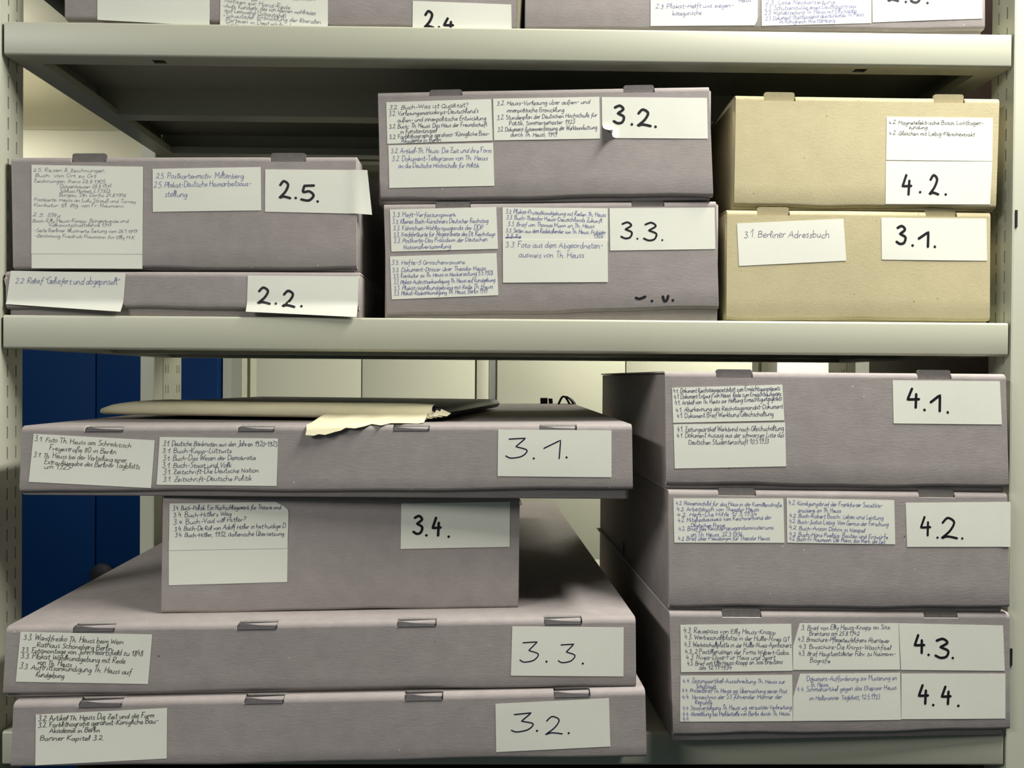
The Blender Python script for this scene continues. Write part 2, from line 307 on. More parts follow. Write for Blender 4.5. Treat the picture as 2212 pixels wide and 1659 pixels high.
# ------------------------------------------------------------------ measured archive boxes (mm): front corners TL TR BR BL (x, z), y of left/right end, depth
BOXES = {
 'U24': dict(c=[(-445.8, 1912.7), (4.2, 1913.5), (5.0, 1798.8), (-445.4, 1804.8)], y=(8,8), d=330, tabs=[], opt={'base': (1797.7, 1797.7)}, labels=[
  dict(q=[(0.072, 0.432), (0.319, 0.453), (0.319, -0.036), (0.072, -0.005)], ink='b'),
  dict(q=[(0.343, 0.46), (0.58, 0.469), (0.58, -0.083), (0.342, -0.056)], ink='g', xh=3.0, w=0.42, lines=[
   ('zur',0.286,0.503,0.357,0.504),
   ('stimmten.',0.681,0.537,0.894,0.542),
   ('Notizen zur Hand-Rede',0.038,0.469,0.651,0.38),
   ('-Aufz. Kundgeb. des von kleinen wahlredes',0.023,0.373,0.889,0.308),
   ('auf Leinwand (Schautafel)',0.039,0.298,0.611,0.236),
   ('-Schautafel: Entwicklung der liberalen',0.024,0.202,0.939,0.167),
   ('Parteien in Deutschland',0.05,0.125,0.656,0.078),
   ('Schautafel   1848   2.4',0.035,0.051,0.985,0.025),]),
  dict(q=[(0.768, 0.237), (0.987, 0.225), (0.989, -0.187), (0.767, -0.184)], ink='m', w=3.3, num=[('2',0.109,0.425,0.225,0.823),('.',0.262,0.456,0.271,0.476),('4',0.304,0.381,0.42,0.682),]),
 ]),
 'U23': dict(c=[(12.5, 1911.9), (474.8, 1915.6), (476.1, 1804.6), (13.3, 1799.5)], y=(5,5), d=330, tabs=[], opt={'base': (1797.7, 1797.7)}, labels=[
  dict(q=[(0.271, 0.467), (0.504, 0.472), (0.504, 0.036), (0.271, 0.027)], ink='b', cut='brcurl', lines=[
   ('2.3. Plakat-Helft uns siegen-',0.044,0.349,0.776,0.373),
   ('kategorische',0.203,0.21,0.475,0.226),
   ('Heuss',0.821,0.472,0.938,0.478),]),
  dict(q=[(0.512, 0.472), (0.751, 0.476), (0.751, 0.055), (0.513, 0.031)], ink='b', lines=[
   ('2.3. Lose Neckarzeitung',0.033,0.432,0.671,0.426),
   ('2.3. Schützenstücke eines Deutschantrags',0.026,0.311,0.864,0.327),
   ('2.3. Wanderzeitung Th. Heuss mit Elly Knapp',0.025,0.216,0.871,0.233),
   ('2.3. Dokument-Staatsangehörigkeitsurkunde Th. Heuss',0.032,0.107,0.935,0.151),
   ('im Königreich Württemberg',0.154,0.037,0.67,0.037),]),
  dict(q=[(0.753, 0.518), (0.992, 0.53), (0.994, 0.097), (0.754, 0.061)], ink='m', w=3.4, num=[('2',0.132,0.385,0.244,0.777),('.',0.302,0.383,0.305,0.389),('3',0.339,0.343,0.444,0.739),('.',0.499,0.35,0.502,0.356),]),
 ]),
 'M25': dict(c=[(-495.7, 1666.1), (-154.7, 1670.3), (-153.1, 1557.4), (-493.5, 1555.2)], y=(4,4), d=430, tabs=[(0.172, 0.274, 3.5), (0.75, 0.854, 3.5)], opt={'base': (1555, 1555.6), 'm': (0, 0)}, labels=[
  dict(q=[(0.059, 0.925), (0.381, 0.907), (0.376, 0.131), (0.054, 0.133)], ink='g', xh=2.5, w=0.4, z=0.5, lines=[
   ('2.5. Reisen & Zeichnungen',0.014,0.924,0.655,0.931),
   ('Buch: Von Ort zu Ort',0.028,0.865,0.58,0.866),
   ('Zeichnungen: Paris 28.8.1905',0.019,0.803,0.66,0.803),
   ('Ochsenhausen 28.8.1917',0.25,0.744,0.717,0.752),
   ('Schloss Horben 2.7.1922',0.25,0.694,0.707,0.697),
   ('Burgau. Stn. Dorfio 21.8.1916',0.245,0.649,0.849,0.653),
   ('Postkarte: Heuss an Lulu Strauß und Torney',0.024,0.594,0.939,0.584),
   ('Karikatur: El. Ztg. von Fr. Naumann',0.019,0.532,0.831,0.531),
   ('2.5. Elly',0.005,0.421,0.26,0.418),
   ('Buch-Elly Heuss-Knapp: Bürgerkunde und',0.009,0.354,0.874,0.36),
   ('Volkswirtschaftslehre 1917',0.151,0.305,0.723,0.311),
   ('-Seite Berliner Illustrierte Zeitung vom 26.1.1919',0.024,0.246,0.95,0.241),
   ('-Zeichnung Friedrich Naumann für Elly H.K.',0.024,0.187,0.937,0.171),]),
  dict(q=[(0.055, 0.255), (0.375, 0.256), (0.375, 0.001), (0.054, 0.003)], ink='b', z=0.25),
  dict(q=[(0.409, 0.887), (0.723, 0.902), (0.723, 0.518), (0.408, 0.506)], ink='b', xh=4.2, lines=[
   ('2.5. Postkartenmotiv: Miltenberg',0.03,0.772,0.844,0.745),
   ('2.5. Plakat-Deutsche Heimarbeitsaus-',0.008,0.561,0.911,0.573),
   ('stellung',0.109,0.35,0.321,0.342),]),
  dict(q=[(0.736, 0.882), (1.033, 0.875), (1.044, 0.488), (0.734, 0.507)], ink='m', w=3.2, over='right', num=[('2',0.125,0.301,0.25,0.755),('.',0.29,0.332,0.293,0.34),('5',0.333,0.257,0.481,0.662),('.',0.497,0.26,0.501,0.268),]),
 ]),
 'M22': dict(c=[(-499.6, 1552.6), (-150.9, 1554.8), (-150.7, 1516.6), (-499.0, 1516.0)], y=(2,2), d=430, tabs=[], opt={'base': (1508.8, 1508.8), 'm': (0, 0)}, labels=[
  dict(q=[(0.016, 1.0), (0.339, 0.947), (0.328, -0.091), (0.001, 0.1)], ink='b', xh=4.2, over='bottom', lines=[
   ('2.2. Relief "Geliefert und abgepinselt"',0.051,0.632,0.957,0.698),]),
  dict(q=[(0.685, 0.895), (1.0, 0.88), (0.997, -0.193), (0.682, -0.068)], ink='m', w=3.2, over='bottom', num=[('2',0.086,0.213,0.215,0.71),('.',0.256,0.246,0.264,0.272),('2',0.311,0.155,0.441,0.639),('.',0.49,0.201,0.498,0.226),]),
 ]),
 'M32': dict(c=[(-135.0, 1738.1), (196.9, 1743.1), (202.1, 1634.0), (-131.6, 1628.5)], y=(14,0), d=430, tabs=[(0.156, 0.257, 1.5), (0.743, 0.837, 2.5)], opt={'base': (1625.4, 1630.3), 'm': (3, 0)}, labels=[
  dict(q=[(0.025, 0.901), (0.344, 0.911), (0.345, 0.531), (0.025, 0.519)], ink='d', xh=3.2, lines=[
   ('3.2. Buch-Was ist Qualität?',0.022,0.821,0.787,0.826),
   ("3.2. Vorlesungsmanuskript-Deutschland's",0.02,0.67,0.877,0.681),
   ('außen- und innenpolitische Entwicklung',0.101,0.516,0.947,0.503),
   ('3.2. Buch- Th. Heuss: Das Haus der Freundschaft',0.022,0.364,0.955,0.354),
   ('in Konstantinopel',0.127,0.245,0.475,0.232),
   ('3.2. Farblithographie gerahmt-"Königliche Bau-',0.019,0.115,0.971,0.131),
   ('Akademie in Berlin',0.133,0.01,0.515,0.016),]),
  dict(q=[(0.35, 0.914), (0.67, 0.915), (0.668, 0.533), (0.349, 0.532)], ink='d', xh=3.2, lines=[
   ('3.2. Heuss-Vorlesung über außen- und',0.031,0.836,0.912,0.842),
   ('innenpolitische Entwicklung',0.124,0.666,0.668,0.658),
   ('3.2. Stundenplan der Deutschen Hochschule für',0.033,0.491,0.977,0.528),
   ('Politik, Sommersemester 1923',0.143,0.353,0.768,0.371),
   ('3.2. Dokument-Zusammenfassung der Werkbundsitzung',0.035,0.205,0.975,0.227),
   ('durch Th. Heuss, 1919',0.156,0.087,0.596,0.072),]),
  dict(q=[(0.028, 0.505), (0.346, 0.509), (0.346, 0.117), (0.028, 0.113)], ink='b', xh=3.6, lines=[
   ('3.2. Artikel-Th. Heuss: Die Zeit und ihre Form',0.022,0.813,0.983,0.775),
   ('3.2. Dokument-Telegramm von Th. Heuss',0.03,0.63,0.946,0.602),
   ('an die Deutsche Hochschule für Politik',0.091,0.47,0.862,0.434),]),
  dict(q=[(0.677, 0.912), (0.992, 0.889), (0.99, 0.518), (0.675, 0.538)], ink='m', curl='bl', w=3.4, num=[('3',0.1,0.332,0.219,0.824),('.',0.281,0.334,0.284,0.342),('2',0.324,0.269,0.471,0.733),('.',0.505,0.279,0.508,0.287),]),
 ]),
 'M33': dict(c=[(-128.0, 1624.9), (206.0, 1629.8), (209.7, 1521.7), (-124.0, 1511.6)], y=(12,4), d=430, tabs=[(0.155, 0.262, 1.5), (0.746, 0.845, 2.0)], opt={'base': (1508.8, 1508.8), 'm': (3.5, 0)}, labels=[
  dict(q=[(0.018, 0.948), (0.339, 0.96), (0.341, 0.582), (0.019, 0.573)], ink='b', xh=3.2, lines=[
   ('3.3. Heft-Verfassungswerk',0.022,0.825,0.62,0.795),
   ('3.3. Kleines Buch-Kürschners Deutscher Reichstag',0.019,0.659,0.921,0.63),
   ('3.3. Fähnchen-Wahlpropaganda der DDP',0.022,0.507,0.87,0.468),
   ('3.3. Freifahrtkarte für Abgeordnete des Dt. Reichstags',0.025,0.353,0.98,0.319),
   ('3.3. Postkarte-Das Präsidium der Deutschen',0.023,0.205,0.905,0.191),
   ('Nationalversammlung',0.114,0.055,0.56,0.048),]),
  dict(q=[(0.014, 0.53), (0.336, 0.545), (0.338, 0.165), (0.016, 0.148)], ink='b', xh=3.1, lines=[
   ('3.3. Hefte-5 Groschenromane',0.007,0.809,0.702,0.77),
   ('3.3. Dokument-Dossier über Theodor Heuss',0.014,0.64,0.894,0.605),
   ('3.3. Karikatur zu Th. Heuss in Neckarzeitung 5.5.1928',0.021,0.493,0.961,0.492),
   ('3.3. Plakat-Auftrittsankündigung Th. Heuss auf Kundgebung',0.023,0.347,0.977,0.33),
   ('3.3. Plakat-Wahlkundgebung mit Rede Th. Heuss',0.021,0.21,0.954,0.171),
   ('3.3. Plakat-Redeankündigung Th. Heuss, Berlin 1919',0.019,0.088,0.899,0.065),]),
  dict(q=[(0.358, 0.956), (0.674, 0.937), (0.672, 0.636), (0.356, 0.659)], ink='b', xh=3.0, z=0.3, lines=[
   ('3.3. Plakat-Protestkundgebung mit Reden Th. Heuss',0.027,0.82,0.983,0.736),
   ('3.3. Buch-Theodor Heuss-Deutschlands Zukunft',0.031,0.642,0.947,0.56),
   ('3.3. Brief von Thomas Mann an Th. Heuss',0.046,0.436,0.872,0.399),
   ('3.3. Seiten aus dem Redekalender von Th. Heuss, Frühjahr',0.03,0.245,0.981,0.212),
   ('3.3. Fo',0.03,0.058,0.174,0.063),
   ('~~~',0.025,0.09,0.17,0.094),
   ('1926',0.862,0.081,0.956,0.1),]),
  dict(q=[(0.356, 0.664), (0.671, 0.648), (0.669, 0.263), (0.353, 0.277)], ink='b', xh=4.2, z=0.55, lines=[
   ('3.3. Foto aus dem Abgeordneten-',0.025,0.829,0.956,0.799),
   ('ausweis von Th. Heuss',0.149,0.592,0.776,0.576),]),
  dict(q=[(0.679, 0.937), (0.995, 0.935), (0.994, 0.55), (0.678, 0.55)], ink='m', w=2.5, num=[('3',0.098,0.261,0.216,0.686),('.',0.259,0.268,0.262,0.276),('3',0.313,0.206,0.449,0.672),('.',0.495,0.228,0.498,0.236),]),
  dict(q=[(0.746, 0.171), (0.872, 0.162), (0.871, 0.039), (0.745, 0.048)], ink='m', w=3.4, z=-9, num=[('~',0.02,0.375,0.3,0.725),('.',0.428,0.3,0.436,0.325),('u',0.66,0.225,0.848,0.775),('.',0.924,0.35,0.932,0.375),]),
 ]),
 'K42': dict(c=[(225.9, 1737.5), (490.9, 1735.6), (489.3, 1624.8), (225.3, 1625.3)], y=(8,4), d=330, tabs=[(0.108, 0.228, 3.5), (0.753, 0.87, 3.5)], opt={'base': (1622.4, 1622.4), 'mat': 'b'}, labels=[
  dict(q=[(0.575, 0.819), (0.976, 0.816), (0.979, 0.426), (0.576, 0.427)], ink='k', xh=2.9, w=0.5, lines=[
   ('4.2. Magnetelektrische Bosch Lichtbogen-',0.016,0.828,0.91,0.837),
   ('zündung',0.208,0.727,0.386,0.726),
   ('4.2. Gläschen mit Liebig-Fleischextrakt',0.02,0.583,0.83,0.569),]),
  dict(q=[(0.575, 0.419), (0.979, 0.422), (0.976, 0.034), (0.577, 0.029)], ink='m', w=3.3, num=[('4',0.148,0.197,0.253,0.7),('.',0.326,0.276,0.329,0.283),('2',0.405,0.201,0.511,0.704),('.',0.57,0.225,0.573,0.232),]),
 ]),
 'K31': dict(c=[(217.8, 1621.5), (485.0, 1621.9), (485.3, 1511.6), (217.9, 1510.3)], y=(6,6), d=330, tabs=[(0.114, 0.237, 3.0), (0.754, 0.873, 3.0)], opt={'base': (1508.8, 1508.8), 'mat': 'b'}, labels=[
  dict(q=[(0.037, 0.873), (0.438, 0.921), (0.451, 0.541), (0.046, 0.488)], ink='v', xh=5.2, w=0.55, lines=[
   ('3.1. Berliner Adressbuch',0.057,0.664,0.858,0.565),]),
  dict(q=[(0.582, 0.934), (0.984, 0.935), (0.988, 0.549), (0.586, 0.553)], ink='m', w=3.4, num=[('3',0.131,0.35,0.238,0.837),('.',0.292,0.343,0.295,0.35),('1',0.342,0.292,0.458,0.7),('.',0.503,0.318,0.506,0.325),]),
 ]),
 'B31': dict(c=[(-459.6, 1401.7), (116.3, 1406.8), (117.7, 1344.6), (-462.0, 1338.8)], y=(-38,-38), d=640, tabs=[(0.101, 0.165, -1), (0.351, 0.412, -1), (0.605, 0.666, -1), (0.847, 0.909, -0.5)], opt={'base': (1335.8, 1335)}, labels=[
  dict(q=[(0.02, 0.88), (0.217, 0.778), (0.213, 0.059), (0.015, 0.161)], ink='k', xh=3.4, lines=[
   ('3.1. Foto Th. Heuss am Schreibtisch',0.011,0.852,0.811,0.822),
   ('Fregestraße 80 in Berlin',0.138,0.677,0.693,0.669),
   ('3.1. Th. Heuss bei der Verteilung einer',0.015,0.524,0.783,0.511),
   ('Extra-Ausgabe des Berliner Tagblatts',0.11,0.388,0.897,0.386),
   ('um 1925',0.114,0.294,0.327,0.296),]),
  dict(q=[(0.225, 0.827), (0.418, 0.8), (0.417, 0.082), (0.222, 0.108)], ink='d', xh=3.4, lines=[
   ('3.1. Deutsche Banknoten aus den Jahren 1920-1923',0.03,0.818,0.997,0.834),
   ('3.1. Buch-Kapp-Lüttwitz',0.028,0.668,0.617,0.685),
   ('3.1. Buch-Das Wesen der Demokratie',0.037,0.509,0.82,0.55),
   ('3.1. Buch-Staat und Volk',0.036,0.358,0.617,0.384),
   ('3.1. Zeitschrift-Die Deutsche Nation',0.045,0.219,0.849,0.29),
   ('3.1. Zeitschrift-Deutsche Politik',0.048,0.069,0.792,0.113),]),
  dict(q=[(0.779, 0.929), (0.966, 0.912), (0.965, 0.194), (0.778, 0.219)], ink='p', w=1.5, num=[('³',0.065,0.379,0.26,0.832),('.',0.314,0.385,0.317,0.392),('1',0.399,0.379,0.556,0.795),('.',0.602,0.413,0.605,0.42),]),
 ]),
 'B34': dict(c=[(-330.5, 1335.3), (10.8, 1334.5), (9.8, 1224.2), (-331.7, 1222.4)], y=(-30,-12), d=480, tabs=[], opt={'base': (1222.4, 1224.5), 'm': (0, 1.5)}, labels=[
  dict(q=[(0.019, 0.935), (0.347, 0.948), (0.344, 0.547), (0.019, 0.538)], ink='d', cut='tr', xh=3.2, z=0.5, lines=[
   ('3.4. Buch-Politik. Ein Nachschlagewerk für Theorie und',0.024,0.853,0.932,0.846),
   ('3.4. Buch-Hitlers Weg',0.031,0.704,0.519,0.718),
   ('3.4. Buch-Vad vill Hitler?',0.032,0.549,0.645,0.596),
   ('3.4. Buch-De Rol van Adolf Hitler in het huidige D.',0.041,0.412,0.988,0.445),
   ('3.4. Buch-Hitler, 1932, italienische Übersetzung',0.045,0.283,0.97,0.276),]),
  dict(q=[(0.018, 0.624), (0.345, 0.623), (0.345, 0.257), (0.02, 0.242)], ink='b', z=0.25),
  dict(q=[(0.662, 0.935), (0.972, 0.946), (0.973, 0.546), (0.662, 0.535)], ink='m', w=3.3, num=[('3',0.103,0.3,0.204,0.748),('.',0.231,0.287,0.234,0.294),('4',0.277,0.256,0.372,0.701),('.',0.435,0.249,0.438,0.256),]),
 ]),
 'B33': dict(c=[(-453.9, 1222.0), (120.2, 1224.8), (121.2, 1159.9), (-457.1, 1159.8)], y=(-70,-45), d=715, tabs=[(0.1, 0.166, -1), (0.356, 0.42, -1), (0.61, 0.674, -1), (0.849, 0.912, -1)], opt={'base': (1156, 1159.4)}, labels=[
  dict(q=[(0.022, 0.922), (0.225, 0.858), (0.221, 0.134), (0.019, 0.198)], ink='k', xh=3.6, w=0.55, lines=[
   ('3.3. Wandfresko Th. Heuss beim Wein',0.025,0.85,0.787,0.794),
   ('Rathaus Schöneberg Berlin',0.131,0.714,0.706,0.659),
   ('3.3. Fotomontage von John Heartsfield zu 1848',0.015,0.59,0.945,0.563),
   ('3.3. Plakat Wahlkundgebung mit Rede',0.018,0.479,0.813,0.405),
   ('von Th. Heuss',0.147,0.358,0.41,0.317),
   ('3.3. Auftrittsankündigung Th. Heuss auf',0.015,0.267,0.866,0.192),
   ('Kundgebung',0.143,0.115,0.36,0.086),]),
  dict(q=[(0.797, 0.898), (0.98, 0.859), (0.979, 0.147), (0.795, 0.184)], ink='p', w=1.4, num=[('³',0.071,0.267,0.242,0.704),('.',0.31,0.289,0.313,0.296),('³',0.412,0.263,0.568,0.666),('.',0.634,0.257,0.637,0.264),]),
 ]),
 'B32': dict(c=[(-444.5, 1155.2), (128.7, 1159.1), (130.5, 1095.6), (-447.2, 1095.9)], y=(-75,-52), d=740, tabs=[(0.098, 0.166, -1), (0.355, 0.418, -1), (0.609, 0.671, -1), (0.85, 0.91, -1)], opt={'base': (1096.1, 1096.1)}, labels=[
  dict(q=[(0.035, 0.812), (0.236, 0.87), (0.238, 0.112), (0.038, 0.044)], ink='k', xh=3.6, w=0.6, lines=[
   ('3.2. Artikel Th. Heuss Die Zeit und die Form',0.016,0.866,0.902,0.829),
   ('3.2. Farblithografie gerahmt-Königliche Bau-',0.016,0.743,0.934,0.715),
   ('Akademie in Berlin',0.101,0.623,0.488,0.593),
   ('Banner Kapitel 3.2.',0.029,0.486,0.521,0.429),]),
  dict(q=[(0.755, 0.838), (0.94, 0.883), (0.941, 0.172), (0.756, 0.121)], ink='p', w=1.5, num=[('³',0.13,0.388,0.33,0.796),('.',0.357,0.401,0.36,0.407),('2',0.426,0.302,0.584,0.698),('.',0.634,0.32,0.637,0.327),]),
 ]),
 'R41': dict(c=[(151.3, 1457.8), (489.8, 1457.6), (494.4, 1345.1), (153.6, 1347.3)], y=(-20,-14), d=440, tabs=[(0.148, 0.255, 2.5), (0.739, 0.84, 3.5)], opt={'base': (1342.9, 1340.6)}, labels=[
  dict(q=[(0.019, 0.856), (0.339, 0.891), (0.343, 0.577), (0.021, 0.546)], ink='d', xh=3.2, lines=[
   ('4.1. Dokument Reichstagsgesetzblatt zum Ermächtigungsgesetz',0.009,0.849,0.981,0.849),
   ("4.1. Dokument Entwurf von Heuss' Rede zum Ermächtigungsges.",0.012,0.682,0.992,0.7),
   ('4.1. Artikel von Th. Heuss zur Haltung Ermächtigungsgesetz',0.018,0.506,0.992,0.568),
   ('4.1. Aberkennung des Reichstagsmandat-Dokument',0.024,0.305,0.994,0.344),
   ('4.1. Dokument Brief Werkbund Gleichschaltung',0.03,0.138,0.905,0.137),]),
  dict(q=[(0.022, 0.532), (0.345, 0.558), (0.346, 0.172), (0.024, 0.143)], ink='d', xh=3.6, lines=[
   ('4.1. Zeitungsartikel Werkbund nach Gleichschaltung',0.026,0.835,0.987,0.823),
   ('4.1. Dokument Auszug aus der schwarzen Liste des',0.022,0.703,0.988,0.67),
   ('Deutschen Studentenschaft 10.5.1933',0.127,0.538,0.848,0.53),]),
  dict(q=[(0.664, 0.938), (0.981, 0.937), (0.984, 0.557), (0.664, 0.558)], ink='m', w=3.3, num=[('4',0.121,0.348,0.249,0.835),('.',0.285,0.315,0.289,0.325),('1',0.336,0.27,0.446,0.697),('.',0.499,0.265,0.503,0.274),]),
 ]),
 'R42': dict(c=[(155.5, 1342.6), (493.4, 1340.3), (497.6, 1224.9), (157.0, 1228.0)], y=(-22,-12), d=440, tabs=[(0.145, 0.256, 1.5), (0.736, 0.845, 2.0)], opt={'base': (1224.8, 1220.3), 'm': (1, -1.5)}, labels=[
  dict(q=[(0.013, 0.927), (0.334, 0.933), (0.336, 0.555), (0.015, 0.551)], ink='b', xh=2.9, lines=[
   ('4.2. Namensschild für das Haus in der Kamillenstraße',0.017,0.856,0.983,0.817),
   ('4.2. Arbeitsbuch von Theodor Heuss',0.025,0.716,0.776,0.719),
   ('4.2. Heft-Die Hilfe 17.3.1934',0.026,0.588,0.755,0.616),
   ('4.2. Mitgliedsausweis vom Reichsverband der',0.033,0.463,0.887,0.539),
   ('Deutschen Presse',0.15,0.355,0.463,0.349),
   ('4.2. Brief des Reichspropagandaministeriums',0.036,0.27,0.904,0.31),
   ('an Th. Heuss, 22.3.1936',0.148,0.145,0.618,0.148),
   ('4.2. Brief über Pseudonym für Theodor Heuss',0.03,0.053,0.867,0.069),]),
  dict(q=[(0.344, 0.938), (0.661, 0.927), (0.662, 0.549), (0.344, 0.557)], ink='b', xh=3.0, lines=[
   ('4.2. Kündigungsbrief der Frankfurter Societäts-',0.014,0.85,0.889,0.835),
   ('druckerei an Th. Heuss',0.098,0.691,0.5,0.702),
   ('4.2. Buch-Robert Bosch: Leben und Leistung',0.018,0.575,0.896,0.557),
   ('4.2. Buch-Justus Liebig: Vom Genius der Forschung',0.017,0.441,0.94,0.414),
   ('4.2. Buch-Anton Dohrn in Neapel',0.016,0.304,0.72,0.26),
   ('4.2. Buch-Hans Poelzig: Bauten und Entwürfe',0.016,0.156,0.932,0.123),
   ('4.2. Buch-Fr. Naumann: Der Mann, das Werk, die Zeit',0.015,0.053,0.906,0.018),]),
  dict(q=[(0.695, 0.905), (1.008, 0.921), (1.005, 0.535), (0.697, 0.528)], ink='m', w=2.9, over='right', num=[('4',0.127,0.239,0.237,0.702),('.',0.293,0.206,0.296,0.215),('2',0.323,0.169,0.492,0.68),('.',0.531,0.186,0.535,0.195),]),
 ]),
 'R43': dict(c=[(157.0, 1224.5), (499.5, 1219.9), (501.8, 1102.4), (161.7, 1103.1)], y=(-24,-9), d=440, tabs=[(0.151, 0.266, 2.0), (0.744, 0.846, 3.0)], opt={'m': (0, -4.5), 'base': (1096.1, 1096.1)}, labels=[
  dict(q=[(0.029, 0.893), (0.35, 0.904), (0.351, 0.522), (0.027, 0.513)], ink='d', xh=3.3, lines=[
   ('4.3. Reisepass von Elly Heuss-Knapp',0.02,0.838,0.858,0.783),
   ('4.3. Werbeschallplatte in der Hülle-Nivea G1',0.032,0.705,0.976,0.634),
   ('4.3. Werbeschallplatte in der Hülle-Nivea-Aprilscherz',0.03,0.539,0.998,0.499),
   ('4.3. 2 Pastillendosen der Firma Wybert-Gaba',0.034,0.402,0.971,0.343),
   ('4.3. Nivea-Dose-Für Haus und Sport',0.041,0.273,0.846,0.246),
   ('4.3. Brief von Elly Heuss-Knapp an Sissi Brentano',0.052,0.142,0.911,0.156),
   ('am 12.11.1934',0.161,0.049,0.452,0.05),]),
  dict(q=[(0.355, 0.909), (0.667, 0.91), (0.669, 0.524), (0.352, 0.529)], ink='d', cut='tl', xh=3.2, lines=[
   ('.3. Brief von Elly Heuss-Knapp an Sissi',0.066,0.858,0.92,0.88),
   ('Brentano am 25.8.1942',0.15,0.743,0.623,0.744),
   ('4.3. Broschüre-Pflegeteufelchens Abenteuer',0.041,0.619,0.907,0.586),
   ('4.3. Broschüre-Die Knirps-Waschfibel',0.051,0.461,0.92,0.434),
   ('4.3. Brief Hauptamtsleiter Führ. zu Naumann-',0.046,0.309,0.962,0.303),
   ('Biografie',0.154,0.167,0.344,0.156),]),
  dict(q=[(0.668, 0.909), (0.979, 0.894), (0.984, 0.508), (0.672, 0.522)], ink='m', w=3.3, num=[('4',0.129,0.347,0.243,0.782),('.',0.268,0.33,0.272,0.338),('3',0.325,0.245,0.47,0.713),('.',0.499,0.267,0.503,0.276),]),
  dict(q=[(0.025, 0.484), (0.349, 0.488), (0.348, 0.11), (0.02, 0.116)], ink='b', xh=3.0, lines=[
   ('4.4. Zeitungsartikel-Ausschreibung Th. Heuss zur',0.017,0.851,0.937,0.821),
   ('Schutzhaft',0.134,0.73,0.314,0.714),
   ('4.4. Protestbrief Th. Heuss gg. Überwachung seiner Post',0.01,0.644,0.951,0.612),
   ('4.4. Verzeichnis der SS führender Männer der',0.012,0.497,0.907,0.493),
   ('Republik',0.129,0.39,0.286,0.371),
   ('4.4. Strafverfolgung Th. Heuss wg. versuchter Verbreitung',0.018,0.255,0.992,0.265),
   ('4.4. Abmeldung bei Meldestelle von Berlin durch Th. Heuss',0.019,0.125,0.972,0.129),
   ('4.4.',0.021,0.018,0.082,0.019),]),
  dict(q=[(0.352, 0.496), (0.669, 0.496), (0.67, 0.106), (0.349, 0.111)], ink='b', cut='tl', xh=3.2, lines=[
   ('. Dokument-Aufforderung zur Musterung an',0.099,0.856,0.969,0.855),
   ('Th. Heuss',0.152,0.722,0.327,0.73),
   ('4.4. Schmähartikel gegen das Ehepaar Heuss',0.029,0.628,0.963,0.654),
   ('im Heilbronner Tagblatt, 12.5.1933',0.147,0.443,0.806,0.455),]),
  dict(q=[(0.673, 0.489), (0.986, 0.483), (0.985, 0.102), (0.671, 0.111)], ink='m', w=3.4, num=[('4',0.153,0.316,0.264,0.775),('.',0.301,0.307,0.305,0.315),('4',0.373,0.306,0.48,0.743),('.',0.542,0.287,0.546,0.296),]),
 ]),
}

INFO = {
 'U24': 'grey archive box marked 2.4 at the left end of the top shelf',
 'U23': 'grey archive box marked 2.3 at the right end of the top shelf',
 'M25': 'grey archive box marked 2.5 lying on the flat 2.2 box',
 'M22': 'flat grey archive box marked 2.2 at the left end of the middle shelf',
 'M32': 'grey archive box marked 3.2 in thick marker, on top of the 3.3 box',
 'M33': 'grey archive box marked 3.3 in thick marker, under the 3.2 box',
 'K42': 'beige cardboard archive box marked 4.2, upper of the two beige boxes',
 'K31': 'beige cardboard archive box marked 3.1, lower of the two beige boxes',
 'B31': 'large flat grey box marked 3.1 in thin pen, under the black folder',
 'B34': 'narrow grey archive box marked 3.4 between the wide flat boxes',
 'B33': 'large flat grey box marked 3.3 in thin pen, under the narrow 3.4 box',
 'B32': 'large flat grey box marked 3.2 in thin pen, lowest of the left pile',
 'R41': 'grey archive box marked 4.1, topmost of the right pile on the bottom shelf',
 'R42': 'grey archive box marked 4.2 in the middle of the right pile',
 'R43': 'grey archive box marked 4.3 and 4.4, lowest of the right pile',
}
